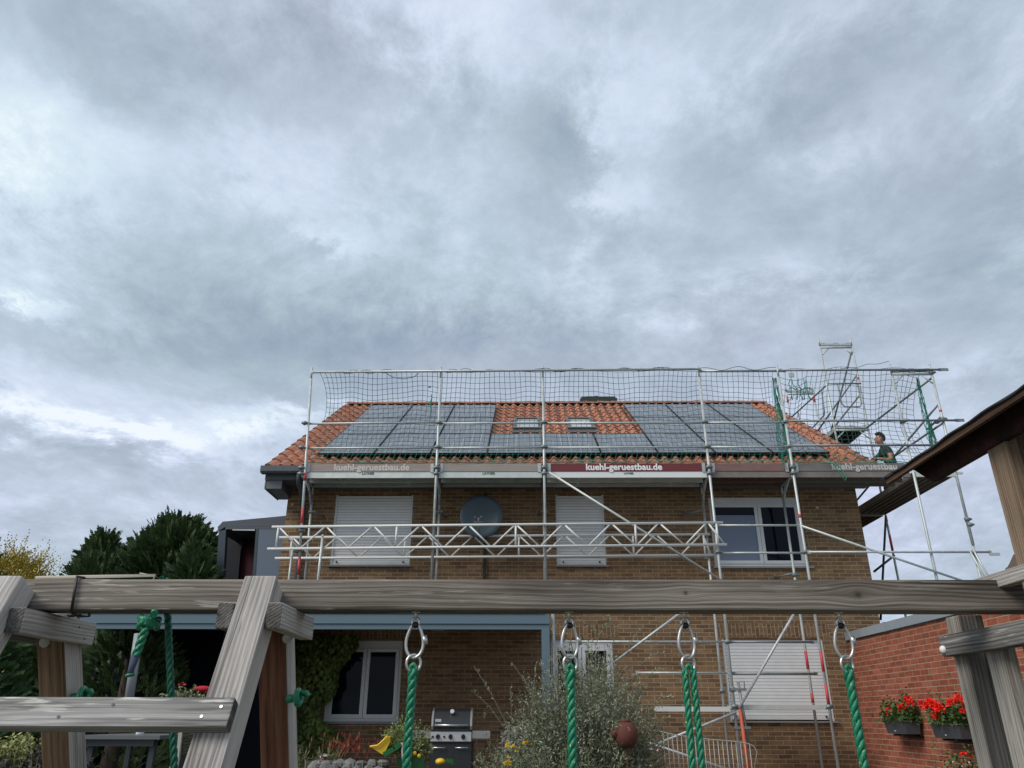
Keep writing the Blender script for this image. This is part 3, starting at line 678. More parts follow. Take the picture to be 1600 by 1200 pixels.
# diagonal braces
def brace(a, c, name='diagonal_brace', r=.0212, m=GALV): return tubes(name, [[a, c]], scaf, r, m)
yb = YO - .05
def Q(u, v, Y=yb): return W(u, v, Y=Y)
brace(Q(858, 738), Q(1150, 921)); brace(Q(1092, 936), Q(958, 1036)); brace(Q(1262, 922), Q(1155, 1106)); brace(Q(1150, 1113), Q(1020, 1165)); brace(Q(1012, 1160), Q(1160, 1210))
brace(Q(1253, 822), Q(1540, 920))
rail(SX[4] + .05, 8.28, 3.52 + .50, YO - .045, 'guard_rail')
b = MB(); q = Q(1562, 866); b.box(q.x - .18, q.x, YO - .065, YO - .045, q.z - .025, q.z + .025); b.build('rail_end_plate', GALV, scaf)
# jack and orange prop under the node of the fourth upright
b = MB(); b.tube([(SX[3] + .10, YO - .02, 1.85), (SX[3] + .17, YO - .02, .85)], .022, 10)
for z in (1.74, 1.16): b.box(SX[3] - .05, SX[3] + .22, YO - .05, YO + .0, z - .02, z + .02)
b.tube([(SX[3] + .05, YO - .03, 1.86), (SX[3] + .2, YO - .03, 1.86), (SX[3] + .19, YO - .03, 1.72)], .01, 6)
b.build('screw_jack', GALV_D, scaf)
part('prop', ORNG, scaf, lambda b: b.tube([(SX[3] + .08, YO - .03, 1.44), (SX[3] + .12, YO - .05, .02)], .03, 12))
# ---------------- lattice girders clamped to the uprights
def girder(label, y, xa, xb, zt, zb, dz, x1):
    root = thing('lattice_girder', label, 'girder', (xa, y, zb), 'white lattice girders clamped across the scaffold'); 
    f = lambda x, z: (x, y, z + dz * (x - xa) / (xb - xa))
    WH = mat('white_coated_girder', (.66, .66, .63), .42)
    b = MB(); b.tube([f(xa, zt), f(xb, zt)], .0242, 12); b.build('top_chord', WH, root)
    b = MB(); b.tube([f(xa - .03, zb), f(xb + .03, zb)], .0242, 12); b.build('bottom_chord', WH, root)
    X = x1; k = 0; B = MB()
    per = .434; i = 0
    while X < xb - .1:
        z0, z1 = (zt, zb) if i % 2 == 0 else (zb, zt)
        a = X + .03; c = min(X + per - .03, xb - .02)
        B.tube([f(a, z0 - (.02 if z0 == zt else -.02)), f(c, z1 + (.02 if z1 == zb else -.02))], .0165, 8); X += per; i += 1
    B.build('lattice_web', WH, root)
    X = x1
    while X < xb:
        b = MB(); b.tube([f(X, zt - .02), f(X, zb + .02)], .02, 8); b.build('web_post', WH, root); X += 2.17
    b = MB(); b.tube([f(xb - .12, zt - .02), f(xb - .12, zb + .02)], .02, 8); b.build('web_post', WH, root)
girder('white lattice girder in front of the scaffold uprights', YO - .055, -4.62, 3.60, 4.475, 4.075, .075, -4.50)
girder('white lattice girder behind, along the inner uprights', YI - .055, -4.70, 3.52, 4.44, 4.045, .06, -4.45)
# ---------------- gable scaffold
gs = thing('gable_scaffold', 'taller scaffold tower round the right gable with open frame on top', 'scaffold', (7.7, 15, 0))
XL, XR = 7.26, 8.04; FY = [YO, 16.70, 19.2]
def gstd(x, y, z0, z1, bands=()): return standard(x, y, z0, z1, gs, x, bands)
gstd(XL, YO, 0.02, 7.74); gstd(XR, YO, 4.15, 7.74, [(6.72, 6.76)]); tubes('upright', [[(XR + .0, YO + .02, .02), (XR + .0, YO + .02, 4.6)]], gs)
tubes('brace', [[(XR - .12, YO - .05, 4.05), (XR + .16, YO - .05, 3.2)], [(XR - .05, YO - .05, 4.05), (XR + .23, YO - .05, 3.2)]], gs, .018)
gstd(XL, 16.7, 5.5, 9.9); gstd(XR, 16.7, 5.5, 9.9, [(8.75, 8.82)]); gstd(XR - .0, 16.7, .02, 5.46, [(4.6, 5.0), (5.3, 5.44)]); 
tubes('brace', [[(XR - .02, 16.66, 5.4), (XL + .22, 16.66, 3.2)], [(XR - .0, 16.66, 4.55), (XL + .27, 16.66, 4.20)]], gs, .024, mat('black_oxide_tube', (.03, .03, .035), .5))
for x in (XL - .05, XR - .1): gstd(x, 19.2, 5.5, 9.75, [(9.2, 9.35), (8.3, 8.4)])
def frame_top(x0, x1, y, z, m=GALV):
    b = MB(); b.tube([(x0, y, z), (x1, y, z)], .024, 10); b.tube([(x0, y, z - .0), (x1, y, z - .0)], .02, 8); b.box(x0 + .02, x1 - .02, y - .02, y + .02, z + .05, z + .10)
    b.tube([(x0, y, z - .22), (x0 + .2, y, z - .03)], .014, 8); b.tube([(x1, y, z - .22), (x1 - .2, y, z - .03)], .014, 8)
    for k in range(3): xx = x0 + (x1 - x0) * (.1 + .4 * k); b.box(xx - .05, xx + .05, y - .03, y + .01, z + .04, z + .12)
    return b.build('transom', m, gs)
frame_top(XL, XR, 16.7, 9.62); frame_top(XL, XR, YO, 7.52); frame_top(XL, XR, 16.7, 7.46)
frame_top(XL - .05, XR - .1, 19.2, 9.45)
tubes('diagonal_brace', [[(XR - .04, 16.68, 9.5), (XR - .15, 19.2, 7.5)], [(XR, YO + .04, 7.45), (XR - .06, 16.66, 7.50)], [(XR + .0, YO + .05, 6.5), (XR + .0, 19.2, 6.55)], [(XR + .02, YO + .06, 6.9), (XL + .1, 16.6, 5.7)], [(XR, 16.72, 8.9), (XL, 19.2, 7.6)], [(XR, 16.72, 8.4), (XL + .1, 19.2, 7.4)], [(XR - .02, YO + .04, 6.62), (XR - .1, 14.1, 6.52)]], gs, .021, GALV_D)
# hooped end guards round the tower deck
b = MB(); y = 16.62
b.tube([(XL, y, 8.62), (XR, y, 8.62)], .02, 8)
for (xa, xb_) in ((XL + .22, XR - .08),): b.tube([(xa, y, 8.6), (xa + .02, y, 8.1), (xa + .07, y, 8.02), (xb_ - .05, y, 8.02), (xb_, y, 8.1), (xb_, y, 8.6)], .017, 8)
b.tube([(XL, 16.7, 8.62), (XL - .03, 19.1, 8.75)], .02, 8); b.tube([(XL - .02, 17.0, 8.6), (XL - .02, 17.05, 8.1), (XL - .02, 17.1, 8.0), (XL - .03, 18.6, 7.95), (XL - .03, 18.65, 8.7)], .017, 8)
b.build('end_guard', GALV_D, gs)
# decks
def gdeck(z, y0, y1, m1, m2):
    def fn(b):
        b.box(XL + .03, XL + .05, y0, y1, z - .10, z, 0); b.box(XR - .05, XR - .03, y0, y1, z - .10, z, 0)
        b.box(XL + .051, XR - .051, y0, y1, z - .03, z - .005, 1)
        for k in range(5): xx = XL + .12 + k * .13; b.box(xx, xx + .022, y0 + .02, y1 - .02, z - .085, z - .031, 1)
        b.box(XL + .051, XR - .051, y0, y0 + .03, z - .1, z - .031, 0); b.box(XL + .051, XR - .051, y1 - .03, y1, z - .1, z - .031, 0)
    return part('deck_platform', [m1, m2], gs, fn)
gdeck(UD + .02, YO + .06, 16.66, DKSIDE, mat('brown_grey_gable_deck', fn=lambda nt, b: nt.put(b.inputs['Base Color'], nt.mix(nt.noise(nt.mapping(gpos(nt), (6, .6, 1)), 3, 5, .7), (.12, .10, .08), (.26, .225, .185)))))
gdeck(7.58, 16.75, 19.15, ALU, mat('green_deck_underside', (.03, .085, .04), .6)); gdeck(UD + .02, 16.75, 19.15, DKSIDE, DKUND)
o = part('end_bearer', ALU, gs, lambda b: (b.box(XL + .03, XR - .02, YO - .02, YO + .02, UD - .10, UD + .0), b.box(XR + .02, XR + .12, YO - .03, YO + .01, UD - .05, UD - .01)))
for a, c, z, y in ((SX[4] + .05, 8.2, 7.60, YO - .04), (SX[4] + .05, 8.3, UD + 1.01, YO - .04), (SX[4] + .05, 8.05, UD + .51, YO - .04)):
    rail(a, c, z, y, 'guard_rail', .0215, gs, GALV_D)
for z, xe in ((7.60, 8.30), (UD + 1.01, 8.36)): part('rail_end_plate', GALV_D, gs, lambda b: b.box(xe - .12, xe + .06, YO - .05, YO - .035, z - .028, z + .028))
CP = gs
for (x, y, z) in ((XR, YO, 7.55), (XR, YO, UD + 1.05), (XR - .04, YO, 4.02), (XR, YO, 4.62), (XR + .02, YO, 4.52), (XL, YO, UD + 1.0), (XR - .12, YO, UD + 1.0)): coupler(CP, (x, y, z), .04)
# ================================================================ NETS
def net_mesh(name, label, f, nu, nv, m, r=.0048, group='green safety nets on the scaffold'):
    b = MB()
    pts = [[f(i, j) for j in range(nv + 1)] for i in range(nu + 1)]
    def seg(p, q):
        t = (q - p); L = t.length
        if L < 1e-4: return
        t /= L; a = t.orthogonal().normalized(); c = t.cross(a); o = len(b.v)
        for e in (p, q):
            for k in range(3): an = 2.094 * k; v = e + (a * math.cos(an) + c * math.sin(an)) * r; b.v.append(tuple(v))
        for k in range(3): b.f.append((o + k, o + (k + 1) % 3, o + 3 + (k + 1) % 3, o + 3 + k)); b.mi.append(0); b.sm.append(True)
    for i in range(nu + 1):
        for j in range(nv + 1):
            if i < nu: seg(pts[i][j], pts[i + 1][j])
            if j < nv: seg(pts[i][j], pts[i][j + 1])
    return b
def fnet(i, j, x0=-4.10, x1=4.92, nu=92, nv=20, zt=7.615, zb=5.735):
    a, t = i / nu, j / nv
    X = x0 + (x1 - x0) * a; dist = (X - x0)
    z = zt + (zb - zt) * t
    sag = math.sin(math.pi * min(1, t * 1.02)) * .22 - .05 * (1 - t) ** 4
    sc_ = .03 * math.sin(X * 2.4) + .02 * math.sin(X * 5.3 + 1) - .025 * abs(math.sin(X * 1.8))
    z += (sc_ + .018 * math.sin(X * 9 + t * 5)) * (1 - t) * min(1, t * 5)
    if dist < .8: X += .15 * (1 - dist / .8) * math.sin(math.pi * min(1, t * 1.35)) ** .8 if t < .74 else 0
    X += (.02 * math.sin(t * 7 + X * 3) + .03 * t * math.sin(X * 1.3))
    if x1 - X < .35: X += (x1 + .06 - X) * .5 * math.sin(math.pi * t * .9)
    y = YO + .06 + sag + .03 * math.sin(X * 4 + t * 3)
    if t > .86: X -= .09 * (t - .86) / .14
    return Vector((X, y, z))
root = thing('safety_net', 'green mesh safety net hung from the top rail in front of the roof', 'net', (0, YO, 5.5), 'green safety nets on the scaffold')
b = net_mesh('n', '', fnet, 92, 20, NETD); 
# two material zones: dark cords above, fresher green near the lower edge
nb = b.build('mesh_cords', [NETD, NETM], root)
for p_ in nb.data.polygons:
    if p_.center.z < 5.98: p_.material_index = 1
def wavy(p, q, n, amp, fr=9, ph=0):
    p, q = Vector(p), Vector(q)
    return [p.lerp(q, k / n) + Vector((0, amp * math.sin(fr * k / n * 6.28 + ph), amp * math.sin(fr * .7 * k / n * 6.28 + ph * 2))) for k in range(n + 1)]
b = MB(); b.tube(wavy((-4.2, YO - .03, 7.60), (3.5, YO - .03, 7.645), 220, .026, 13), .006, 5); b.tube(wavy((-4.2, YO - .02, 7.61), (5.0, YO - .03, 7.65), 220, .03, 17, 1), .006, 5)
b.tube([(-2.75, YO, 7.58), (-2.6, YO, 7.49), (-2.4, YO, 7.46), (-2.2, YO, 7.5), (-2.1, YO, 7.58)], .007, 5)
b.build('top_rope', NETD, root)
b = MB(); b.tube(wavy((-4.1, YO + .09, 5.76), (4.95, YO + .09, 5.76), 160, .014, 8), .008, 5); b.tube(wavy((-4.1, YO + .10, 5.72), (4.95, YO + .10, 5.725), 160, .02, 6, 2), .006, 5); b.build('bottom_rope', mat('pale_green_rope', (.14, .27, .21), .6), root)
def bundle(b, x, y, z0, z1, w, n, seed):
    R = random.Random(seed)
    for k in range(n):
        ph = R.uniform(0, 6); pts = []
        for i in range(19):
            t = i / 18; ww = w * (.25 + .75 * t)
            pts.append(Vector((x + ww * (math.sin(ph + t * R.uniform(5, 7)) * .5 + R.uniform(-.18, .18)), y + ww * .5 * math.cos(ph * 2 + t * 5), z1 + (z0 - z1) * t)))
        b.tube(pts, .0045, 3, cap=False)
b = MB(); bundle(b, 4.98, YO + .12, 5.58, 7.5, .22, 26, 3); b.build('gathered_edge', NETM, root)
def rnet(i, j, nu=26, nv=20):
    a, t = i / nu, j / nv
    X = 5.05 + 2.75 * a; z = 7.60 + (5.73 - 7.60) * t
    fold = abs(((a * 5.2) % 1) - .5) * 2
    y = YO - .02 + .38 * math.sin(math.pi * t) + .30 * fold * (t > 0) * (.1 + .9 * t) + .1 * t
    z += .10 * (fold - .5) * (.5 + t) * min(1, t * 5) + .03 * math.sin(a * 17) + .05 * math.sin(math.pi * a) * (1 - t) - .13 * math.sin(min(1, a * 5) * math.pi) * (t > .02) * (t < .98)
    X += .04 * math.sin(t * 6 + a * 9)
    return Vector((X, y, z))
root2 = thing('safety_net', 'folded green safety net at the right corner in front of the worker', 'net', (6.4, YO, 5.5), 'green safety nets on the scaffold')
b = net_mesh('n', '', rnet, 26, 20, NETD); nb = b.build('mesh_cords', [NETD, NETM], root2)
for p_ in nb.data.polygons:
    if p_.center.z < 6.05: p_.material_index = 1
b = MB(); bundle(b, 7.82, YO + .15, 5.9, 7.5, .14, 24, 5); bundle(b, 7.9, YO + .2, 5.75, 6.6, .12, 16, 9); b.build('gathered_edge', NETM, root2)
b = MB(); b.tube(wavy((5.1, YO - .01, 5.70), (7.2, YO - .01, 5.72), 60, .02, 4), .008, 5); b.tube([(5.62, YO - .03, 5.72), (5.80, YO - .04, 5.66), (5.9, YO - .04, 5.42), (5.95, YO - .04, 5.34), (6.0, YO - .04, 5.42), (5.9, YO - .04, 5.6), (5.72, YO - .04, 5.71)], .01, 6)
b.tube(wavy((6.2, YO, 7.62), (7.26, YO, 7.80), 30, .012, 3), .006, 5); b.build('bottom_rope', mat('bright_green_rope', (.02, .22, .14), .6), root2)
b = MB(); q = W(1237, 585, Y=YO - .08); b.box(q.x - .05, q.x + .05, q.y, q.y + .03, q.z - .05, q.z + .04)
tag(b.build('rail_tag', GALV), 'small grey clamp plate hanging on the top rail near the net fold', 'clamp')
# tie lines looped round the far frame
b = MB()
for k in range(5):
    p = W(1233 + k * 7, 592, Y=14.6); b.tube([p + Vector((U(-.04, .04), 0, -.12 * i_)) for i_ in range(5)], .010, 4)
b.tube(wavy(W(1233, 607, Y=14.6), W(1268, 607, Y=14.6), 20, .02, 4), .012, 4)
tag(b.build('tie_lines', NETM), 'tangled green tie lines hanging from the rail right of the fourth upright', 'rope')
b = MB(); q = P(-2.45, 5.2, .3)
b.tube([q + Vector((.02 * math.sin(k * 1.7), 0, -.09 * k + .3)) for k in range(7)], .016, 5); b.ball(q + Vector((-.06, 0, .52)), (.05, .02, .018), 8, 5)
tag(b.build('loose_net_tail', NETM), 'short knotted green cord hanging before the left solar panels', 'rope')
# ================================================================ WORKER
def skin_body(name, joints, edges, sub=2):
    me = bpy.data.meshes.new(name); me.from_pydata([j[0] for j in joints], edges, [])
    o = bpy.data.objects.new(name, me); COL.objects.link(o)
    md = o.modifiers.new('skin', 'SKIN')
    for i, j in enumerate(joints):
        r = j[1]; me.skin_vertices[0].data[i].radius = r if isinstance(r, tuple) else (r, r)
    me.skin_vertices[0].data[0].use_root = True
    md2 = o.modifiers.new('sub', 'SUBSURF'); md2.levels = sub; md2.render_levels = sub
    bpy.context.view_layer.update()
    ev = o.evaluated_get(bpy.context.evaluated_depsgraph_get()); nm = bpy.data.meshes.new_from_object(ev)
    bpy.data.objects.remove(o); nm.name = name
    return nm
wk = thing('person', 'dark-haired man in a dark green T-shirt kneeling on the corner deck behind the net', 'person', (7.45, 15.1, UD))
bx, by, bz = 7.52, 15.12, UD + .03
# kneeling on the left knee, leaning forward and to the left over the roof edge
J = [((.12, .02, .50), .135), ((.08, .0, .64), .125), ((.03, -.02, .78), (.15, .12)), ((.0, -.03, .88), (.11, .09)),
     ((-.03, -.04, .95), .052), ((-.06, -.05, 1.00), .055), ((-.085, -.055, 1.06), (.088, .078)), ((-.09, -.055, 1.13), (.09, .08)), ((-.085, -.05, 1.19), (.06, .055)),
     ((-.02, -.20, .855), .06), ((-.03, -.30, .64), .046), ((-.10, -.33, .56), .043), ((-.30, -.30, .60), .031),           # left arm (viewer side)
     ((.0, .15, .86), .06), ((-.16, .24, .72), .046), ((-.36, .20, .66), .031),                                          # right arm
     ((.13, -.11, .44), .085), ((-.18, -.16, .30), .066), ((-.20, -.15, .22), .06), ((.14, -.15, .08), .046), ((.22, -.15, .05), .04),
     ((.13, .13, .44), .085), ((-.05, .16, .10), .066), ((-.02, .16, .07), .06), ((.34, .17, .07), .045), ((.42, .17, .05), .04),
     ((-.345, -.30, .60), (.030, .018)), ((-.40, .195, .645), (.030, .018)),
     ((-.172, -.065, 1.085), .014), ((.0, -.06, 1.12), .03)]
E_ = [(0, 1), (1, 2), (2, 3), (3, 4), (4, 5), (5, 6), (6, 7), (7, 8), (3, 9), (9, 10), (10, 11), (11, 12), (3, 13), (13, 14), (14, 15), (0, 16), (16, 17), (17, 18), (18, 19), (19, 20), (0, 21), (21, 22), (22, 23), (23, 24), (24, 25), (12, 26), (15, 27)]
J = J[:28]
me = skin_body('body', [((x + bx, y + by, z + bz), r) for (x, y, z), r in J], E_)
SKIN = mat('tanned_skin', (.42, .20, .13), .55); SHIRT = mat('dark_green_shirt', (.012, .025, .018), .85); TROU = mat('black_work_trousers', (.012, .012, .014), .9); HAIR = mat('dark_hair', (.025, .018, .014), .8)
for q in (SKIN, SHIRT, TROU, HAIR): me.materials.append(q)
for p_ in me.polygons:
    c = p_.center - Vector((bx, by, bz)); p_.use_smooth = True
    mi = 0
    if c.z < .53 and c.x > -.26 and abs(c.y) < .26 and not (c.y < -.24): mi = 2
    elif c.z < .94 and not (c.x < -.12 and c.z < .74) and not (c.y < -.22 and c.z < .73): mi = 1
    p_.material_index = mi
ob = bpy.data.objects.new('body', me); COL.objects.link(ob); setp(ob, wk)
hd = Vector((bx - .088, by - .055, bz + 1.115))
b = MB()
for i in range(10):
    for k in range(14):
        t = math.pi * i / 14; a = 2 * math.pi * k / 14
        if i > 3 and math.cos(a) < -.25 or i > 6 and math.cos(a) < .35: continue
        p = hd + Vector((.105 * math.sin(t) * math.cos(a) + .014, .088 * math.sin(t) * math.sin(a), .02 + .118 * math.cos(t)))
        b.ball(p, .018, 6, 4)
b.build('hair', HAIR, wk)
b = MB(); b.prism([hd + Vector((-.09, -.012, .0)), hd + Vector((-.118, 0, -.028)), hd + Vector((-.09, .012, -.03))], (0, .001, 0)); b.ball(hd + Vector((-.098, 0, -.02)), (.02, .013, .018), 8, 6); b.ball(hd + Vector((-.09, 0, -.058)), (.012, .022, .006), 8, 5); b.ball(hd + Vector((.0, -.086, -.01)), (.018, .012, .03), 8, 6); b.ball(hd + Vector((-.08, 0, -.085)), (.022, .03, .022), 8, 6)
b.build('facial_features', SKIN, wk)
b = MB(); b.ball(hd + Vector((-.085, -.035, .012)), (.008, .01, .006), 8, 5); b.ball(hd + Vector((-.085, .035, .012)), (.008, .01, .006), 8, 5); b.build('eyes', BLACK, wk)
for nm, hc, sg in (('hand', Vector((-.375, -.30, .60)), 1), ('hand', Vector((-.43, .195, .635)), 1)):
    b = MB(); hc = hc + Vector((bx, by, bz)); b.ball(hc, (.045, .038, .016), 10, 6)
    for k, ln in enumerate((.062, .072, .068, .052)):
        y0 = -.03 + .02 * k; b.tube([hc + Vector((-.03, y0, .0)), hc + Vector((-.03 - ln * .5, y0 * 1.2, .002)), hc + Vector((-.03 - ln * .85, y0 * 1.25, -.018)), hc + Vector((-.028 - ln * .9, y0 * 1.25, -.035))], [.0095, .009, .008, .006], 6)
    b.tube([hc + Vector((.01, -.03, -.0)), hc + Vector((-.015, -.055, -.012)), hc + Vector((-.045, -.058, -.024))], [.012, .010, .007], 6)
    b.build(nm, SKIN, wk)
b = MB()
for (a, c) in (((.19, -.15, .05), (.27, -.15, -.04)), ((.40, .17, .05), (.47, .17, -.03))):
    p, q = Vector(a) + Vector((bx, by, bz)), Vector(c) + Vector((bx, by, bz)); b.tube([p, p.lerp(q, .5), q], [.05, .055, .045], 10)
b.build('boots', BLACK, wk)
# ================================================================ ANNEX, PERGOLA, GARAGE, NEIGHBOUR
an = thing('roof_terrace_shelter', 'slate grey framed shelter with glass side and dark red wall left of the brick house', 'shelter', (-5.8, 15.6, 3))
AY = 15.0
c0, c1 = W(345, 815, Y=AY), W(452, 806, Y=AY)
def pz(u, v, Y=AY): return W(u, v, Y=Y)
b = MB(); b.prism([pz(348, 815), pz(450, 805.5), pz(450, 822), pz(352, 823), pz(341, 830), pz(340, 823.5)], (0, 3.5, 0)); b.build('roof_frame', DKMETAL if False else mat('slate_grey_frame', (.075, .085, .10), .5), an)
part('eaves_beam', MATS['slate_grey_frame'], an, lambda b: b.prism([pz(352, 823.2), pz(450, 822.2), pz(450, 826.5), pz(352, 827)], (0, .08, 0)))
part('corner_post', mat('dark_slate_post', (.035, .05, .065), .5), an, lambda b: (b.prism([pz(342, 830), pz(353, 827.2), pz(349, 900), pz(337, 900)], (0, .12, 0)), b.prism([pz(400, 827), pz(404, 827), pz(399, 905), pz(394, 905)], (0, .06, 0))))
part('wine_red_wall', mat('wine_red_render', (.055, .003, .010), .8), an, lambda b: b.prism([pz(364, 829, 16.2), pz(420, 829, 16.2), pz(420, 930, 16.2), pz(360, 930, 16.2)], (0, .1, 0)))
part('rear_wall', mat('near_black_wall', (.012, .012, .015), .8), an, lambda b: b.prism([pz(352, 824, 16.1), pz(398, 824, 16.1), pz(384, 840, 16.1), pz(376, 860, 16.1), pz(372, 905, 16.1), pz(349, 905, 16.1)], (0, .05, 0)))
part('glass_side', mat('grey_blue_glass_side', (.13, .16, .20), .12), an, lambda b: b.prism([pz(404.5, 827), pz(452, 827), pz(452, 906), pz(399.5, 906)], (0, .015, 0)))
part('blind_edge', WHITEP, an, lambda b: b.prism([pz(363, 827.3), pz(398, 827.3), pz(398, 829), pz(363, 828.4)], (0, .03, 0)))
part('lower_wall', MATS['near_black_wall'], an, lambda b: b.box(-7.0, -4.77, 15.02, 18.4, .0, 3.72))
# pergola --------------------------------------------------
pg = thing('patio_roof', 'slate blue metal patio roof on one square post against the brick house', 'patio roof', (-3, 12, .16))
part('front_beam', SLATE_METAL, pg, lambda b: (b.box(-6.95, .37, 11.94, 12.06, 2.60, 2.74), b.box(-6.95, .37, 11.96, 12.06, 2.52, 2.592), b.box(-6.95, .30, 11.925, 12.0, 2.745, 2.80)))
part('post', SLATE_METAL, pg, lambda b: b.box(.25, .37, 11.95, 12.06, .16, 2.519))
part('side_beam', SLATE_METAL, pg, lambda b: (b.bar((.31, 12.07, 2.68), (.31, 14.73, 2.86), .09, .14), b.bar((-6.9, 12.07, 2.68), (-6.9, 14.73, 2.86), .09, .14)))
part('roof_sheet', mat('dark_roof_sheet', (.03, .035, .04), .5), pg, lambda b: b.bar((-3.3, 12.05, 2.78), (-3.3, 14.74, 2.95), 7.2, .03))
part('roof_bar', mat('dark_rafter', (.05, .07, .085), .5), pg, lambda b: [b.bar((x, 12.07, 2.70), (x, 14.73, 2.88), .06, .10) for x in (-5.9, -4.85, -3.8, -2.75, -1.7, -.65)])
part('downpipe', mat('pale_grey_pipe', (.24, .27, .28), .4), pg, lambda b: b.tube([(.43, 12.02, 2.75), (.43, 12.02, .2)], .03, 10))
# black panel added for shade at the patio rear, left of the brick house
ds = thing('patio_shade_panel', 'near-black panel standing in for shade under the left part of the patio roof', 'dark panel', (-6, 13.6, .16))
part('shade_sheet', mat('black_shade_sheet', (.004, .006, .010), .6, 0, .08), ds, lambda b: b.box(-7.6, -4.1, 13.9, 13.93, .16, 2.8))
part('frame', DKMETAL, ds, lambda b: [b.box(x, x + .06, 13.86, 13.895, .16, 2.75) for x in (-7.5, -6.4, -5.3, -4.2)])
# leaning grey parasol pole
tag(part('parasol_pole', mat('pale_pole_grey', (.24, .26, .28), .5), None, lambda b: b.tube([W(199, 1110, Y=10.5), W(217, 990, Y=10.5)], .058, 10)), 'slim leaning grey pole behind the left rope tail', 'pole')
# table ------------------------------------------------------
tb = thing('garden_table', 'dark grey garden table under the patio roof with a white candle on it', 'table', (-5, 10, .16))
p0, p1 = W(130, 1150, Y=9.3), W(256, 1150, Y=9.3)
part('table_top', mat('grey_stone_top', (.11, .115, .12), .5), tb, lambda b: b.box(p0.x, p1.x, 9.2, 10.3, p0.z - .03, p0.z + .01))
part('apron', DKMETAL, tb, lambda b: b.box(p0.x + .05, p1.x - .08, 9.25, 9.28, p0.z - .10, p0.z - .031))
for x in (p0.x + .08, p1.x - .14):
    for y in (9.3, 10.2): part('leg', DKMETAL, tb, lambda b: b.box(x, x + .06, y, y + .06, .16, p0.z - .031))
b = MB(); q = W(218, 1150, Y=9.6); b.tube([q, q + Vector((0, 0, .07))], .045, 12); tag(b.build('candle', WHITEP), 'small white candle on the garden table', 'candle')
cs = thing('garden_chair', 'pale slatted garden chair seen between the rope and the sloping post', 'chair', tuple(W(280, 1200, Y=8.6)))
q = W(290, 1160, Y=8.6)
part('leg', mat('pale_teak', (.34, .31, .27), .7), cs, lambda b: b.bar(W(283, 1140, Y=8.6), W(272, 1230, Y=8.55), .035, .03))
part('backrest', mat('olive_webbing', (.07, .065, .035), .8), cs, lambda b: [b.bar(W(286, 1142 + 5 * k, Y=8.62), W(306, 1138 + 5 * k, Y=8.8), .012, .022) for k in range(8)])
# garage -----------------------------------------------------
GX = 5.95
ga = thing('brick_garage', 'red brick garage wall with grey metal coping right of the house', 'garage', (7.4, 11, 0))
part('wall', [RBRK, RBRK_F], ga, lambda b: (b.add([(GX, 5.5, 0), (GX, 14.74, 0), (GX, 14.74, 2.60), (GX, 5.5, 2.60)], [(0, 1, 2, 3)], 0), b.add([(GX, 5.5, 0), (9.3, 5.5, 0), (9.3, 5.5, 2.6), (GX, 5.5, 2.6)], [(0, 1, 2, 3)], 1)))
part('coping', mat('grey_metal_coping', fn=lambda nt, b: (nt.put(b.inputs['Base Color'], nt.mix(nt.noise(gpos(nt), 3, 4), (.22, .26, .29), (.29, .33, .36))), nt.put(b.inputs['Roughness'], .45))), ga, lambda b: (b.box(GX - .045, GX + .3, 5.45, 14.74, 2.615, 2.75), b.box(GX - .052, GX - .044, 13.0, 13.12, 2.612, 2.755), b.box(GX - .052, GX - .044, 9.0, 9.12, 2.612, 2.755), b.box(GX + .3, 9.3, 5.45, 14.74, 2.60, 2.66)))
# neighbour's house ---------------------------------------------
nb_ = thing('neighbour_house', 'neighbouring brick gable with tiled verge at the right edge', 'house', (11, 15, 0))
a0 = W(1568, 912, Y=13.5); a1 = W(1640, 785, Y=13.5)
d = (a1 - a0).normalized()
apex = a0 + d * 3.2
part('wall', brick_mat('brown_red_gable_brick', 'x', (.14, .06, .035), (.26, .12, .07), (.40, .33, .25), .25, .08, .006), nb_, lambda b: b.prism([a0 + Vector((.12, .3, -.05)), apex + Vector((.12, .3, -.2)), (apex.x + 2, 13.8, apex.z - 3), (apex.x + 2, 13.8, 0), (a0.x + .5, 13.8, 0), (a0.x + .5, 13.8, a0.z - .1)], (0, .3, 0)))
part('verge_board', mat('beige_verge', (.30, .24, .17), .7), nb_, lambda b: b.bar(a0 + Vector((.16, 0, 0)), apex + Vector((.16, 0, 0)), .06, .09, up=(0, 1, 0)))
part('verge_tiles', mat('dark_brown_tile', (.11, .075, .06), .8), nb_, lambda b: [b.bar(a0 + d * (k * .3) + Vector((.05, .0, .035)), a0 + d * (k * .3 + .32) + Vector((.03, .0, .05)), .35, .035, up=(-.8, 0, .6)) for k in range(11)])
# ================================================================ GRILL
GY = 12.5
gr = thing('gas_grill', 'black and steel gas grill with side shelves against the dark brick wall', 'grill', (-1.1, GY, .16))
GB = mat('grill_black_enamel', (.025, .027, .03), .35); GS = mat('brushed_steel', (.42, .40, .37), .35, .7)
part('cart', GB, gr, lambda b: (b.box(-1.42, -.80, GY, GY + .5, .26, .96), b.box(-1.415, -1.115, GY - .02, GY - .002, .3, .93), b.box(-1.10, -.805, GY - .02, GY - .002, .3, .93)))
part('control_panel', GS, gr, lambda b: b.prism([(-1.42, GY - .05, .97), (-1.42, GY - .02, 1.10), (-1.42, GY + .05, 1.10), (-1.42, GY + .05, .97)], (.61, 0, 0)))
for x in (-1.31, -1.12, -.93): part('control_knob', BLACK, gr, lambda b: (b.tube([(x, GY - .03, 1.035), (x, GY - .085, 1.03)], [.034, .026], 12), b.box(x - .004, x + .004, GY - .09, GY - .084, 1.025, 1.055)))
for x in (-1.385, -1.215): part('small_knob', BLACK, gr, lambda b: b.tube([(x, GY - .035, 1.035), (x, GY - .06, 1.03)], .014, 10))
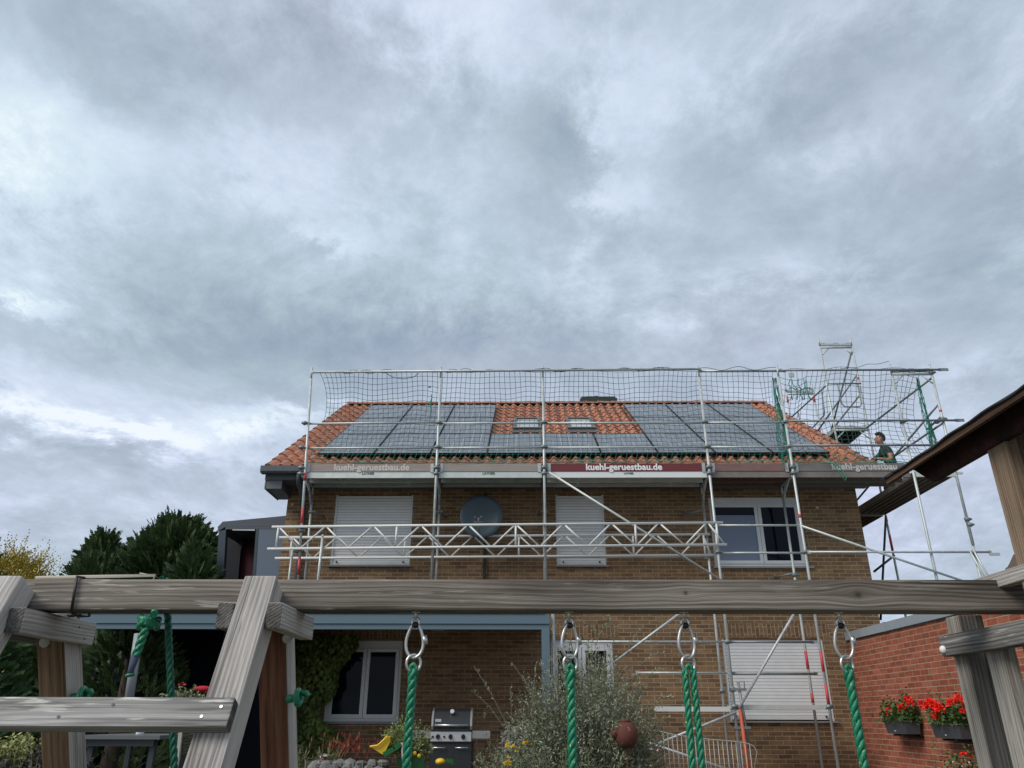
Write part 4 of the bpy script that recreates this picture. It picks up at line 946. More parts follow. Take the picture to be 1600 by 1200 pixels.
def lid(b):
    pr = [(0, 1.14), (-.02, 1.17), (0, 1.27), (.07, 1.38), (.16, 1.425), (.3, 1.43), (.42, 1.38), (.46, 1.14)]
    b.prism([(-1.385, GY + y, z) for y, z in pr], (.55, 0, 0))
L_ = part('lid', mat('dark_grey_lid', (.05, .05, .052), .3, .3), gr, lid)
for x in (-1.417, -.833): part('lid_end', GS, L_, lambda b: b.prism([(x, GY + y - .01, z + .008) for y, z in [(0, 1.12), (-.02, 1.17), (0, 1.27), (.07, 1.38), (.16, 1.425), (.3, 1.43), (.42, 1.38), (.46, 1.14)]], (.03, 0, 0)))
part('handle', STEEL, L_, lambda b: (b.tube([(-1.36, GY - .07, 1.19), (-.86, GY - .07, 1.19)], .014, 10), b.box(-1.36, -1.33, GY - .07, GY, 1.18, 1.2), b.box(-.89, -.86, GY - .07, GY, 1.18, 1.2)))
part('thermometer', STEEL, L_, lambda b: b.tube([(-1.11, GY + .05, 1.36), (-1.11, GY + .0, 1.385)], .032, 16))
part('name_plate', GS, L_, lambda b: b.prism([(-1.36, GY - .015, 1.235), (-1.27, GY - .015, 1.235), (-1.27, GY - .003, 1.275), (-1.36, GY - .003, 1.275)], (0, -.004, 0)))
part('fire_box', GB, gr, lambda b: b.box(-1.40, -.83, GY + .0, GY + .46, 1.101, 1.139))
for x0, x1 in ((-1.69, -1.425), (-.795, -.53)): part('side_shelf', GS, gr, lambda b: (b.box(x0, x1, GY, GY + .45, 1.09, 1.115), b.box(x0, x1, GY - .01, GY + .0, 1.01, 1.10)))
for x0, x1 in ((-1.40, -1.19), (-1.05, -.85)): part('door_handle', STEEL, gr, lambda b: b.tube([(x0, GY - .05, .885), (x1, GY - .05, .885)], .009, 8))
for x in (-1.37, -.87): part('wheel', BLACK, gr, lambda b: b.tube([(x, GY + .1, .21), (x + .03, GY + .1, .21)], .045, 12))
# ================================================================ LEAF HELPERS
def leaf(b, p, d, L, w, up=None, mi=0):
    d = d.normalized(); s_ = d.cross(up if up else Vector((U(-1, 1), U(-1, 1), U(-1, 1)))).normalized() * (w / 2)
    m_ = p + d * L * .5
    b.v += [tuple(p), tuple(m_ + s_), tuple(p + d * L), tuple(m_ - s_)]; o = len(b.v) - 4; b.f.append((o, o + 1, o + 2, o + 3)); b.mi.append(mi); b.sm.append(False)
def rdir(zmin=-1, zmax=1):
    a = U(0, 6.283); z = U(zmin, zmax); r = math.sqrt(max(0, 1 - z * z)); return Vector((r * math.cos(a), r * math.sin(a), z))
# conifer: feathery sprays pointing up and out on many boughs
def conifer(name, label, c, h, rx, ry, seed, mt, n=900, L=.42, lean_up=.55, shape=.75, z0=.3, dens=1.0, group='trees left of the house'):
    random.seed(seed)
    root = thing(name, label, 'tree', c, group)
    c = Vector(c)
    b = MB(); b.tube([c, c + Vector((.05, .03, h * .5)), c + Vector((0, 0, h * .88))], [.16, .10, .03], 8); b.build('trunk', BARK, root)
    b = MB()
    lob = [(U(0, 6.28), U(.15, .9), U(.12, .30)) for _ in range(9)]
    for k in range(n):
        t = rnd() ** .8                      # height fraction
        env = (1 - t ** 2.1) ** shape * (.72 + .28 * min(1, t * 4))
        a = U(0, 6.283)
        bulge = 1 + sum(q * math.exp(-((((a - p_ + math.pi) % 6.283) - math.pi) ** 2) / .25 - ((t - tt) / .16) ** 2) for p_, tt, q in lob) - .12 * abs(math.sin(a * 4 + t * 9))
        rr = U(.35, 1) ** .45 * env * bulge
        p = c + Vector((rx * rr * math.cos(a), ry * rr * math.sin(a), z0 + (h - z0) * t * (.985 + .03 * rnd())))
        out = Vector((math.cos(a), math.sin(a), 0))
        d = (out * U(.5, 1.0) + Vector((0, 0, lean_up + U(-.25, .45))) + rdir() * .25).normalized()
        if t > .9: d = (d + Vector((0, 0, .9))).normalized()
        LL = L * U(.6, 1.25); curve = Vector((0, 0, U(-.25, .1)))
        sidev = d.cross(rdir()).normalized()
        o = len(b.v)
        for s_ in range(10):
            f = s_ / 10; q = p + d * LL * f + curve * LL * f * f
            for sg in (-1, 1):
                nd = (d * 1.15 + sidev * sg * (.9 - .3 * f) + rdir() * .22).normalized()
                leaf(b, q, nd, LL * (.34 * (1 - f * .72)) * U(.8, 1.2), LL * .11, up=sidev.cross(d))
        leaf(b, p + d * LL * .85 + curve * LL * .8, d, LL * .28, LL * .05)
    b.build('crown', mt, root, fix=False)
    return root
conifer('conifer', 'tallest dark green conifer, broad crown left of the grey shelter', (-7.65, 16.5, 0), 5.12, 1.65, 1.3, 11, CONIF, 5600, .36, .5, .5)
conifer('conifer', 'pointed dark green conifer between the tallest one and the golden tree', (-9.55, 17.0, 0), 4.88, .95, 1.0, 12, CONIF, 3000, .36, .6, .7)
conifer('conifer', 'low dark conifer shoulder in front of the golden tree', (-9.0, 16.0, 0), 4.15, 1.3, 1.0, 13, CONIF, 3000, .36, .5, .6)
conifer('conifer', 'dark green conifer filling the dip between the tallest and the pointed one', (-8.75, 17.6, 0), 5.0, 1.2, 1.0, 22, CONIF, 2600, .36, .5, .5)
conifer('conifer', 'small conifer bush reaching in front of the grey shelter', (-6.35, 14.6, 0), 4.15, .75, .5, 14, CONIF, 1900, .32, .6, .6)
conifer('conifer', 'green conifer visible below the swing beam at the left edge', (-9.3, 12.8, 0), 2.9, 1.5, 1.0, 15, leafm('mid_green_needles', (.015, .045, .014), (.07, .13, .045)), 1200, .34, .4, .5)
conifer('conifer', 'shaded conifer hedge seen under the patio roof', (-6.6, 13.2, 0), 2.5, 1.3, .5, 16, CONIF, 1000, .30, .5, .4)
conifer('conifer', 'dark conifer at the far left edge', (-12.55, 17.5, 0), 4.7, .5, .6, 18, CONIF, 500, .4, .6, .8)
def golden(c, h, rx, ry, seed):
    random.seed(seed); c = Vector(c)
    root = thing('golden_tree', 'bushy golden yellow tree with upright feathery tips at the far left', 'tree', tuple(c), 'trees left of the house')
    b = MB(); b.tube([c, c + Vector((0, 0, h * .7))], [.15, .04], 8); b.build('trunk', BARK, root)
    b = MB()
    for k in range(2300):
        t = rnd() ** .7; a = U(0, 6.283); env = (1 - t ** 2.4) ** .6
        rr = U(.3, 1) ** .5 * env; p = c + Vector((rx * rr * math.cos(a), ry * rr * math.sin(a), .4 + (h - .6) * t))
        d = (Vector((math.cos(a) * .35, math.sin(a) * .3, 1)) + rdir() * .25 + Vector((.12, 0, 0))).normalized(); LL = U(.25, .55) * (2.0 if t > .6 and rnd() < .3 else 1)
        for s_ in range(13):
            f = s_ / 13; q = p + d * LL * f
            leaf(b, q, (d + rdir() * .75).normalized(), .10 * (1 - .5 * f), .04)
    b.build('crown', GOLD, root, fix=False)
golden((-13.2, 19.6, 0), 5.0, 2.0, 1.6, 21)
# climber on the wall left of the ground floor window
random.seed(5)
cr = thing('climbing_plant', 'yellow-green climber covering the wall left of the ground floor window', 'climber', (-4.2, 14.5, 0))
part('stem', BARK, cr, lambda b: [b.tube([(x, 14.6, 0), (x + U(-.1, .1), 14.66, 1.2), (x + U(-.2, .2), 14.66, 2.4)], [.02, .015, .008], 6) for x in (-4.4, -4.1, -3.8)])
b = MB()
for k in range(7600):
    z = U(.05, 2.68); xr = -3.42 + .22 * math.sin(z * 3.1) + .1 * math.sin(z * 8) - .12 * max(0, z - 2.2); x = U(-4.75, xr) if rnd() < .8 else xr - abs(random.gauss(0, .12)) + .08
    y = 14.66 - abs(random.gauss(0, .13)) - .10 * (.5 + .5 * math.sin(x * 9 + z * 7))
    leaf(b, Vector((x, y, z)), Vector((U(-.5, .5), U(-.5, 0), -1)) + rdir() * .4, U(.06, .12), U(.05, .085), up=Vector((U(-.5, .5), -1, U(.0, .8))).cross(Vector((0, 0, -1))).cross(Vector((0, 0, 1))) if False else Vector((1, U(-.6, .6), U(-.3, .3))).cross(Vector((0, 0, 1))))
b.build('leaves', IVY, cr, fix=False)
# silvery willow-leaved shrub
def twiggy(name, label, cat, c, H, rx, ry, ntw, seed, mt, leafL=.05, leafW=.013, arch=.5, stemm=BARK, dens=26, zb=.0, xlim=None):
    random.seed(seed); c = Vector(c); root = thing(name, label, cat, tuple(c))
    S = MB(); b = MB()
    for k in range(ntw):
        a = U(0, 6.283); rr = rnd() ** .5; tgt = c + Vector((rx * rr * math.cos(a), ry * rr * math.sin(a), zb + (H - zb) * (U(.25, 1.0)) * (1 - .45 * rr * rr)))
        st = c + Vector((rx * .35 * rr * math.cos(a), ry * .3 * rr * math.sin(a), zb + (tgt.z - c.z - zb) * .35))
        up_ = Vector((U(-.15, .15), U(-.1, .1), arch)) * (tgt - st).length
        pts = [st.lerp(tgt, t) + up_ * t * (1 - t) * 1.2 for t in [i / 6 for i in range(7)]]
        S.tube(pts, .0025, 3, cap=False)
        for i in range(dens):
            t = U(.12, 1); q = st.lerp(tgt, t) + up_ * t * (1 - t) * 1.2
            d = (tgt - st).normalized() * .8 + rdir() * 1.5
            leaf(b, q + rdir() * .035, d, leafL * U(.7, 1.3), leafW)
    S.tube([c, c + Vector((0, 0, H * .35))], [.04, .02], 8)
    S.build('stems', stemm, root); b.build('leaves', mt, root, fix=False); return root
TW = mat('pale_twigs', (.20, .18, .14), .8)
sh = twiggy('silvery_shrub', 'large silvery grey-green willow-leaved shrub in front of the patio post', 'shrub', (.78, 10.6, 0), 2.38, 1.08, .6, 1250, 31, SILV, .050, .016, .22, TW, 30)
# its long bare outer shoots
random.seed(9); b = MB(); S = MB()
for (u0, v0, u1, v1) in ((800, 1150, 740, 1040), (790, 1140, 736, 1078), (850, 1120, 800, 1036), (870, 1080, 862, 968), (900, 1040, 880, 962), (930, 1010, 950, 975), (980, 1020, 1000, 985), (1000, 1040, 1036, 1020), (1010, 1060, 1040, 1045), (800, 1130, 797, 1075), (940, 1000, 905, 970), (830, 1130, 838, 1035), (1020, 1100, 1050, 1090), (960, 1005, 948, 962), (760, 1130, 755, 1120), (860, 1100, 845, 1040)):
    p, q = W(u0, v0, Y=10.3), W(u1, v1, Y=10.2); mid = (p + q) / 2 + Vector((0, 0, .05)); S.tube([p, mid, q], .004, 4, cap=False)
    for i in range(30):
        t = rnd(); leaf(b, p.lerp(q, t) + Vector((0, 0, .2 * t * (1 - t))), (q - p).normalized() + rdir() * .9, .045, .012)
S.build('outer_stems', TW, sh); b.build('outer_leaves', SILV, sh, fix=False)
twiggy('silvery_shrub', 'tall silvery shoots standing before the small half hidden window', 'shrub', (1.0, 11.4, 0), 2.42, .55, .35, 420, 32, SILV, .048, .017, .1, TW, 34)
twiggy('silvery_shrub', 'lower spreading silvery branch mass beside the grill', 'shrub', (-.15, 10.9, 0), 1.42, .62, .4, 170, 33, SILV, .05, .013, .3, TW, 26)
twiggy('green_bush', 'dense green bush at the foot of the silvery shrub', 'shrub', (.35, 9.9, 0), 1.05, .95, .5, 420, 34, leafm('dull_green_leaves', (.03, .055, .02), (.16, .19, .09)), .05, .016, .2, TW, 26)
def flowers(name, label, cat, pts, mt, r, parent=None):
    b = MB()
    for p in pts:
        for k in range(7):
            d = rdir(-.2, 1); leaf(b, Vector(p), d, r * U(.8, 1.2), r * .8)
    o = b.build(name, mt, parent, fix=False)
    if not parent: tag(o, label, cat)
    return o
fy = twiggy('yellow_flower_plant', 'green plant with yellow flower heads left of the silvery shrub foot', 'flower', (-.18, 9.6, 0), .98, .35, .3, 90, 35, GRN, .05, .02, .2, TW, 20)
flowers('blossoms', '', '', [W(800 + U(-9, 12), 1168 + U(-6, 6), Y=9.3) for _ in range(6)] + [W(793 + U(-6, 6), 1188 + U(-8, 8), Y=9.3) for _ in range(7)] + [W(823 + U(-5, 8), 1160 + U(-5, 5), Y=9.3) for _ in range(5)], YELF, .028, fy)
hx = twiggy('small_standard_tree', 'little light green tree on pale stems in front of the grill shelf', 'tree', tuple(W(632, 1200, Y=9.2) + Vector((0, 0, -.45))), .98, .30, .25, 120, 36, leafm('lime_leaves', (.09, .13, .03), (.28, .32, .12)), .04, .02, .2, TW, 16, zb=.55)
for (u0, v0, u1, v1, r_) in ((632, 1210, 628, 1160, .012), (637, 1215, 636, 1168, .018)): part('stem', mat('pale_grey_stem', (.34, .31, .27), .8), hx, lambda b: b.tube([W(u0, v0, Y=9.0), W(u1, v1, Y=9.0)], r_ * 1.3, 8))
hm = twiggy('red_leaved_shrub', 'drooping shrub with red tinged leaves below the ground floor window', 'shrub', (-2.62, 10.6, 0), 1.12, .62, .4, 260, 37, leafm('olive_leaves', (.04, .05, .015), (.17, .17, .06)), .10, .018, .1, TW, 18)
b = MB()
for k in range(150):
    p = W(random.gauss(545, 24), random.gauss(1158, 9), Y=10.1 + U(-.2, .2)); leaf(b, p, Vector((U(-.4, .4), U(-.3, .3), -1)), U(.05, .10), .016)
b.build('red_leaves', REDLEAF, hm, fix=False)
tag(flowers('pink_flower', '', '', [W(501 + U(-4, 4), 1186 + U(-3, 3), Y=8.8), W(508, 1181, Y=8.8), W(500, 1190, Y=8.8)], PINKF, .03), 'small pale pink blossoms above the grey stone baskets', 'flower')
tag(flowers('pink_flower', '', '', [W(1018 + U(-4, 4), 1171 + U(-3, 3), Y=9.6), W(1029, 1172, Y=9.6)], PINKF, .03), 'two white-pink blossoms right of the rusty ball', 'flower')
rs = twiggy('rose_bush', 'rose bush with a red bloom under the patio roof behind the green rope', 'rose', tuple(W(285, 1090, Y=10.8) + Vector((0, 0, -1.35))), 1.52, .38, .3, 110, 38, leafm('pale_variegated', (.10, .13, .05), (.38, .38, .24)), .05, .028, .2, TW, 14, zb=1.1)
flowers('bloom', '', '', [W(282, 1072, Y=10.6), W(285, 1070, Y=10.6)], mat('dark_red_petal', (.30, .01, .015), .5), .05, rs)
tag(part('red_cushion', mat('red_fabric', (.40, .008, .02), .8), None, lambda b: b.ball(W(317, 1077, Y=10.9), (.13, .08, .045), 12, 8)), 'dark red roll cushion seen left of the sloping grey post', 'cushion')
twiggy('green_bush', 'small yellow-green plant below the plank at the far left', 'shrub', tuple(W(22, 1170, Y=9.6) + Vector((0, 0, -.8))), 1.0, .55, .4, 150, 39, leafm('yellowish_leaves', (.10, .13, .03), (.42, .42, .16)), .06, .03, .2, TW, 14, zb=.55)
twiggy('green_bush', 'dark purple-brown leaved bush below the plank', 'shrub', tuple(W(62, 1190, Y=9.0) + Vector((0, 0, -.8))), 1.0, .8, .3, 200, 40, leafm('dark_bronze_leaves', (.015, .012, .012), (.07, .05, .05)), .07, .025, .2, TW, 16, zb=.3)
# gabions --------------------------------------------------------------
def rock(b, c, r):
    o = len(b.v); b.ball(c, r, 7, 5)
    sd_ = Vector((U(0, 90), U(0, 90), 0))
    for i in range(o, len(b.v)):
        v = Vector(b.v[i]) - c; k = 1 + .45 * noise.noise(v * 14 + sd_); b.v[i] = tuple(c + v * k)
        b.v[i] = (b.v[i][0], b.v[i][1], round((b.v[i][2] - c.z) / .02) * .02 * .6 + (b.v[i][2] - c.z) * .4 + c.z)
    for i in range(len(b.sm) - 35, len(b.sm)): b.sm[i] = False
def gabion(label, x0, x1, y0, y1, z1, seed):
    random.seed(seed); root = thing('gabion', label, 'gabion', ((x0 + x1) / 2, y0, 0), 'gabion stone baskets')
    b = MB()
    z = .06
    while z < z1:
        x = x0 + .06
        while x < x1:
            rock(b, Vector((x + U(-.02, .02), y0 + .07, z + U(-.015, .015))), (U(.045, .085), .07, U(.035, .065))); x += U(.09, .14)
        z += .105
    x = y0 + .2
    while x < y1:
        xx = x0 + .07
        while xx < x1: rock(b, Vector((xx, x, z1 - .05 + U(-.02, .01))), (U(.05, .08), U(.05, .08), .045)); xx += U(.1, .15)
        x += .15
    b.build('stones', STONE, root)
    b = MB()
    for k in range(int((x1 - x0) / .1) + 1): b.tube([(x0 + k * .1, y0 - .005, .02), (x0 + k * .1, y0 - .005, z1)], .0025, 4)
    for k in range(int(z1 / .1) + 1): b.tube([(x0, y0 - .008, k * .1), (x1, y0 - .008, k * .1)], .0025, 4)
    b.build('wire_basket', GALV_D, root)
gl = W(478, 1187, Y=8.8); gr_ = W(610, 1187, Y=8.8)
gabion('grey stone gabion below the red tinged shrub', gl.x, gr_.x, 8.8, 9.3, gl.z, 51)
gl = W(785, 1143, Y=11.3); gabion('grey stone gabion right of the grill behind the shrub', gl.x, gl.x + .75, 11.3, 11.7, gl.z, 52)
# rusty ball on a stake ---------------------------------------------------
q = W(978, 1148, Y=10.15); rb_ = thing('rust_ball', 'rust brown metal ball ornament in front of the silvery shrub', 'ornament', (q.x, q.y, 0))
part('sphere', RUST, rb_, lambda b: (b.ball(q, (.145, .14, .16), 20, 14), b.ball(q + Vector((-.12, -.03, .02)), (.075, .06, .065), 10, 8), b.tube([q + Vector((0, 0, .14)), q + Vector((0, 0, .175))], [.07, .05], 12)))
part('stake', RUST, rb_, lambda b: b.tube([(q.x, q.y, 0), (q.x, q.y, q.z - .1)], .012, 8))
# wire fence -----------------------------------------------------------
wf = thing('wire_fence', 'thin curved wire fence panel in front of the ground floor shutter', 'fence', tuple(W(1110, 1200, Y=11.5)))
b = MB(); tops = [(1030, 1143), (1060, 1149), (1090, 1154), (1120, 1156), (1150, 1159), (1166, 1161), (1178, 1166), (1183, 1175), (1178, 1205)]
b.tube([W(u, v, Y=11.5) for u, v in tops], .008, 6)
for k in range(20):
    u = 1036 + k * 7.1; p = W(u, 1144 + (u - 1030) * .125, Y=11.5); b.tube([p, Vector((p.x, p.y, .2))], .006, 5)
b.build('bars', mat('pale_wire', (.40, .38, .35), .5, .3), wf)
# toy tractors ----------------------------------------------------------
TG = mat('toy_green_plastic', (.012, .10, .02), .4); TY = mat('toy_yellow_plastic', (.75, .46, .02), .4)
t1 = thing('toy_tractor', 'green toy tractor with yellow front loader shovel and black chimney', 'toy tractor', tuple(W(660, 1200, Y=9.2)))
def P9(u, v, Y=9.0): return W(u, v, Y=Y)
part('loader_shovel', TY, t1, lambda b: (b.prism([P9(578, 1166.5), P9(586, 1166), P9(597, 1159), P9(603, 1150.5), P9(609, 1151), P9(610, 1158), P9(604, 1170), P9(600, 1178), P9(596, 1178)], (0, .28, 0)), b.tube([P9(578, 1166.5, 8.98), P9(590, 1165, 8.98), P9(599, 1157, 8.98), P9(606, 1150, 8.98)], .012, 6)))
part('loader_arm', TG, t1, lambda b: (b.bar(P9(600, 1179), P9(617, 1169), .05, .05), b.bar(P9(616, 1170), P9(626, 1161), .05, .06), b.bar(P9(650, 1172, 9.3), P9(659, 1165, 9.3), .04, .03)))
part('body', TG, t1, lambda b: (b.prism([P9(620, 1184, 9.1), P9(665, 1183, 9.1), P9(660, 1196, 9.1), P9(665, 1206, 9.1), P9(622, 1206, 9.1)], (0, .2, 0)), b.prism([P9(690, 1193, 9.1), P9(697, 1186, 9.1), P9(707, 1185.5, 9.1), P9(709, 1206, 9.1), P9(680, 1206, 9.1)], (0, .2, 0))))
part('steering_wheel', BLACK, t1, lambda b: b.tube([P9(664 + 6 * math.cos(k * .52), 1172 + 7 * math.sin(k * .52), 9.15) for k in range(12)], .010, 6, closed=True))
part('seat', TY, t1, lambda b: b.ball(P9(688, 1190, 9.1), (.055, .08, .035), 12, 8))
part('exhaust', BLACK, t1, lambda b: b.prism([P9(699, 1185, 9.1), P9(704, 1165, 9.1), P9(711, 1164, 9.1), P9(709, 1185, 9.1)], (0, .05, 0)))
for (u, v) in ((648, 1177), (655, 1181)): part('headlight', TY, t1, lambda b: b.ball(P9(u, v, 9.05), (.022, .02, .022), 10, 6))
part('wheel', BLACK, t1, lambda b: (b.tube([P9(696, 1212, 9.0), P9(696, 1212, 9.0) + Vector((0, .1, 0))], .12, 16)))
# ================================================================ FLOWER BOXES
grp = 'window boxes of red geraniums on the red brick wall'
BOXM = mat('anthracite_planter', (.055, .06, .07), .45)
proto = None
def flower_box(y0, z, label, n_bl, seed, ln=.80):
    random.seed(seed)
    root = thing('flower_box', label, 'flower box', (GX - .17, y0, z), grp)
    b = MB(); xa, xb = GX - .285, GX - .06
    v = [(xa, y0, z + .18), (xb, y0, z + .18), (xb, y0 + ln, z + .18), (xa, y0 + ln, z + .18), (xa + .02, y0 + .03, z), (xb - .01, y0 + .03, z), (xb - .01, y0 + ln - .03, z), (xa + .02, y0 + ln - .03, z)]
    b.add(v, [(4, 5, 6, 7), (0, 1, 5, 4), (1, 2, 6, 5), (2, 3, 7, 6), (3, 0, 4, 7)]); b.box(xa - .008, xa + .004, y0 - .006, y0 + ln + .006, z + .165, z + .185); b.box(xa - .008, xb, y0 - .008, y0 + .006, z + .1651, z + .1851)
    b.build('planter', BOXM, root)
    part('soil', mat('potting_soil', (.02, .014, .01), .95), root, lambda b: b.box(xa + .01, xb - .01, y0 + .01, y0 + ln - .01, z + .13, z + .16))
    part('bracket', BLACK, root, lambda b: (b.box(GX - .26, GX - .002, y0 + .2, y0 + .23, z - .03, z - .004), b.box(GX - .26, GX - .002, y0 + ln - .23, y0 + ln - .2, z - .03, z - .004), b.box(GX - .06, GX - .002, y0 + .1, y0 + ln - .1, z - .06, z - .031)))
    part('badge', WHITEP, root, lambda b: b.box(xa + .006, xa + .014, y0 + ln * .52, y0 + ln * .52 + .03, z + .035, z + .047))
    b = MB()
    for k in range(1500):
        p = Vector((GX - .18 + random.gauss(0, .085), y0 + U(-.03, ln + .03), z + .16 + abs(random.gauss(0, .16)) * (1 - .5 * abs(2 * rnd() - 1))))
        p.x = min(p.x, GX - .02)
        leaf(b, p, rdir(-.3, .8), U(.03, .06), U(.035, .055))
    b.build('geranium_leaves', GERA, root, fix=False)
    b = MB(); st = MB()
    for k in range(n_bl):
        p = Vector((GX - .20 + U(-.14, .10), y0 + U(-.06, ln + .04), z + U(.22, .47)))
        st.tube([Vector((GX - .17, p.y + U(-.05, .05), z + .16)), p], .004, 4)
        for i in range(70):
            d = rdir(-.5, 1); leaf(b, p + d * U(.01, .055), d + rdir() * .6, .036, .036)
    st.build('stems', GERA, root); b.build('blooms', REDF, root, fix=False)
    return root
flower_box(12.45, 1.09, 'fully visible window box of red geraniums nearest the house', 7, 61, .72)
flower_box(10.92, 1.06, 'window box of red geraniums partly behind the wooden post', 15, 62, .76)
flower_box(8.85, 1.08, 'window box of red geraniums between the two wooden slats at the right edge', 13, 63, .76)
q = W(1510, 1195, Y=9.5)
pp = thing('potted_plant', 'low plant with white and red flowers beside the foot of the wooden post', 'potted plant', (q.x, 9.5, 0))
part('pot', BOXM, pp, lambda b: b.tube([(q.x, 9.5, 0), (q.x, 9.5, q.z - .25)], [.14, .2], 14))
b = MB(); random.seed(66)
for k in range(900): leaf(b, Vector((q.x, 9.5, q.z - .25)) + Vector((random.gauss(0, .16), random.gauss(0, .15), abs(random.gauss(0, .17)))), rdir(-.2, .9), U(.03, .06), U(.02, .035))
b.build('leaves', GERA, pp, fix=False)
flowers('red_blooms', '', '', [W(1507 + U(-5, 5), 1180 + U(-4, 3), Y=9.35) for _ in range(4)] + [W(1518, 1182, Y=9.35)], REDF, .035, pp)
flowers('white_blooms', '', '', [W(u, v, Y=9.33) for u, v in ((1490, 1191), (1508, 1188), (1499, 1197), (1503, 1198), (1515, 1192))], WHITEP, .016, pp)
# ================================================================ SWING FRAME (foreground)
W_BEAM = wood_mat('weathered_beam_wood', (.28, .242, .205), (.145, .121, .10), (.05, .041, .034), knots=((.735, .0, .03, .9), (-.10 + .34, .005, .02, .6), (1.47, -.002, .022, .7)), fleck=.45, stretch=.5, grain=30)
W_GREY = wood_mat('weathered_grey_wood', GREY_L, (.37, .34, .31), (.16, .142, .128), fleck=.25)
W_RUNG = wood_mat('flecked_grey_plank', (.46, .44, .42), (.28, .265, .25), (.11, .10, .095), fleck=.85)
W_DARK = wood_mat('dark_weathered_wood', (.20, .19, .175), (.11, .10, .092), (.045, .04, .036))
W_POST = wood_mat('brown_fir_wood', (.25, .165, .10), (.155, .095, .055), (.065, .036, .02), grain=22)
W_RED = wood_mat('reddish_fir_wood', (.30, .155, .095), (.19, .082, .048), (.08, .032, .020), knots=((-.42, 0, .03, .7),), grain=20)
W_SLAT = wood_mat('silver_slat_wood', (.44, .41, .36), (.28, .255, .22), (.12, .10, .08), fleck=.2)
def timber(name, p, q, w, d, mats, parent, up=(0, 0, 1), bv=.005, side=None, endm=W_DARK, cut=None):
    """a bevelled timber with its own local axes (x along the grain) so that the grain follows it"""
    p, q = Vector(p), Vector(q); L = (q - p).length; X = (q - p).normalized(); Z = Vector(up); Z = (Z - X * Z.dot(X)).normalized(); Y = Z.cross(X)
    me = bpy.data.meshes.new(name); bm = bmesh.new(); bmesh.ops.create_cube(bm, size=1)
    for v in bm.verts: v.co = Vector((v.co.x * L, v.co.y * w, v.co.z * d))
    if cut:
        for v in bm.verts: cut(v)
    bmesh.ops.bevel(bm, geom=list(bm.edges), offset=bv, segments=2, affect='EDGES', profile=.6)
    for f in bm.faces:
        n = f.normal; f.material_index = 0
        if abs(n.x) > .9: f.material_index = 1
        elif side is not None and abs(n.y) > .7: f.material_index = 2
    bm.to_mesh(me); bm.free(); me.materials.append(mats); me.materials.append(endm)
    if side is not None: me.materials.append(side)
    o = bpy.data.objects.new(name, me); COL.objects.link(o)
    M = Matrix((X, Y, Z)).transposed().to_4x4(); M.translation = (p + q) / 2
    o.parent = parent; o.matrix_parent_inverse = parent.matrix_basis.inverted() if parent else Matrix(); o.matrix_basis = M; o['local'] = 1
    return o
def capball(name, c, r, parent, n=(0, -1, 0), mt=None, flat=.6):
    b = MB(); N_ = 14; nn = Vector(n).normalized(); a = nn.orthogonal().normalized(); e = nn.cross(a); vs = []
    for i in range(6):
        t = math.pi / 2 * i / 5
        for k in range(N_): an = 6.2832 * k / N_; vs.append(Vector(c) + (a * math.cos(an) + e * math.sin(an)) * r * math.cos(t) + nn * r * flat * math.sin(t))
    b.add(vs, [(i * N_ + k, i * N_ + (k + 1) % N_, (i + 1) * N_ + (k + 1) % N_, (i + 1) * N_ + k) for i in range(5) for k in range(N_)], 0, True)
    o = b.build(name, mt or mat('pale_plastic_cap', (.50, .49, .46), .5)); 
    if parent: setp(o, parent) if parent.type == 'EMPTY' else None
    return o
sw = thing('swing_set', 'weathered grey timber swing set with a long beam across the whole foreground', 'swing set', (0, 2.3, 0))
BT, BB = W(800, 903.5, Y=2.25).z, W(800, 951.5, Y=2.25).z
bz0 = (BT + BB) / 2
beam = timber('beam', (-1.60, 2.25 + .0475, bz0 - .003), (2.05, 2.25 + .0475, bz0 - .003), .095, BT - BB, W_BEAM, sw, bv=.006)
# sloping front legs: x=const planes, lower end towards the viewer
def leg(x0, x1, ptop, pbot, nm='leg'):
    x = (x0 + x1) / 2; t = (Vector(ptop) - Vector(pbot)).normalized(); nrm = Vector((0, t.z, -t.y)); nrm = nrm if nrm.y > 0 else -nrm
    dp = .09
    P0 = Vector((x, pbot[1], pbot[2])) + nrm * dp / 2; P1 = Vector((x, ptop[1], ptop[2])) + nrm * dp / 2
    def cut(v):   # upper end sawn level
        pass
    return timber(nm, P0, P1, x1 - x0, dp, W_GREY, sw, up=-nrm, bv=.006, endm=W_GREY)
tp, bt = (0, 2.175, 1.668), (0, 1.95, 1.19)
sl = (Vector(tp) - Vector(bt)).normalized(); bt2 = Vector(tp) - sl * 1.9
leg(-.797, -.706, tp, bt2); leg(-1.53, -1.437, tp, bt2)
# rear legs behind the beam, lower end away from the viewer
def rear(x0, x1, m_):
    x = (x0 + x1) / 2; f = lambda z: 2.453 - .52 * (z - 1.463)
    t = (Vector((0, f(1.6), 1.6)) - Vector((0, f(0), 0))).normalized(); n_ = Vector((0, t.z, -t.y)); n_ = n_ if n_.y > 0 else -n_
    timber('leg', Vector((x, f(0), 0)) + n_ * .045, Vector((x, f(1.575), 1.575)) + n_ * .045, x1 - x0, .09, m_, sw, up=-n_, side=W_GREY)
rear(-.823, -.733, W_RED); rear(-1.508, -1.42, W_POST)
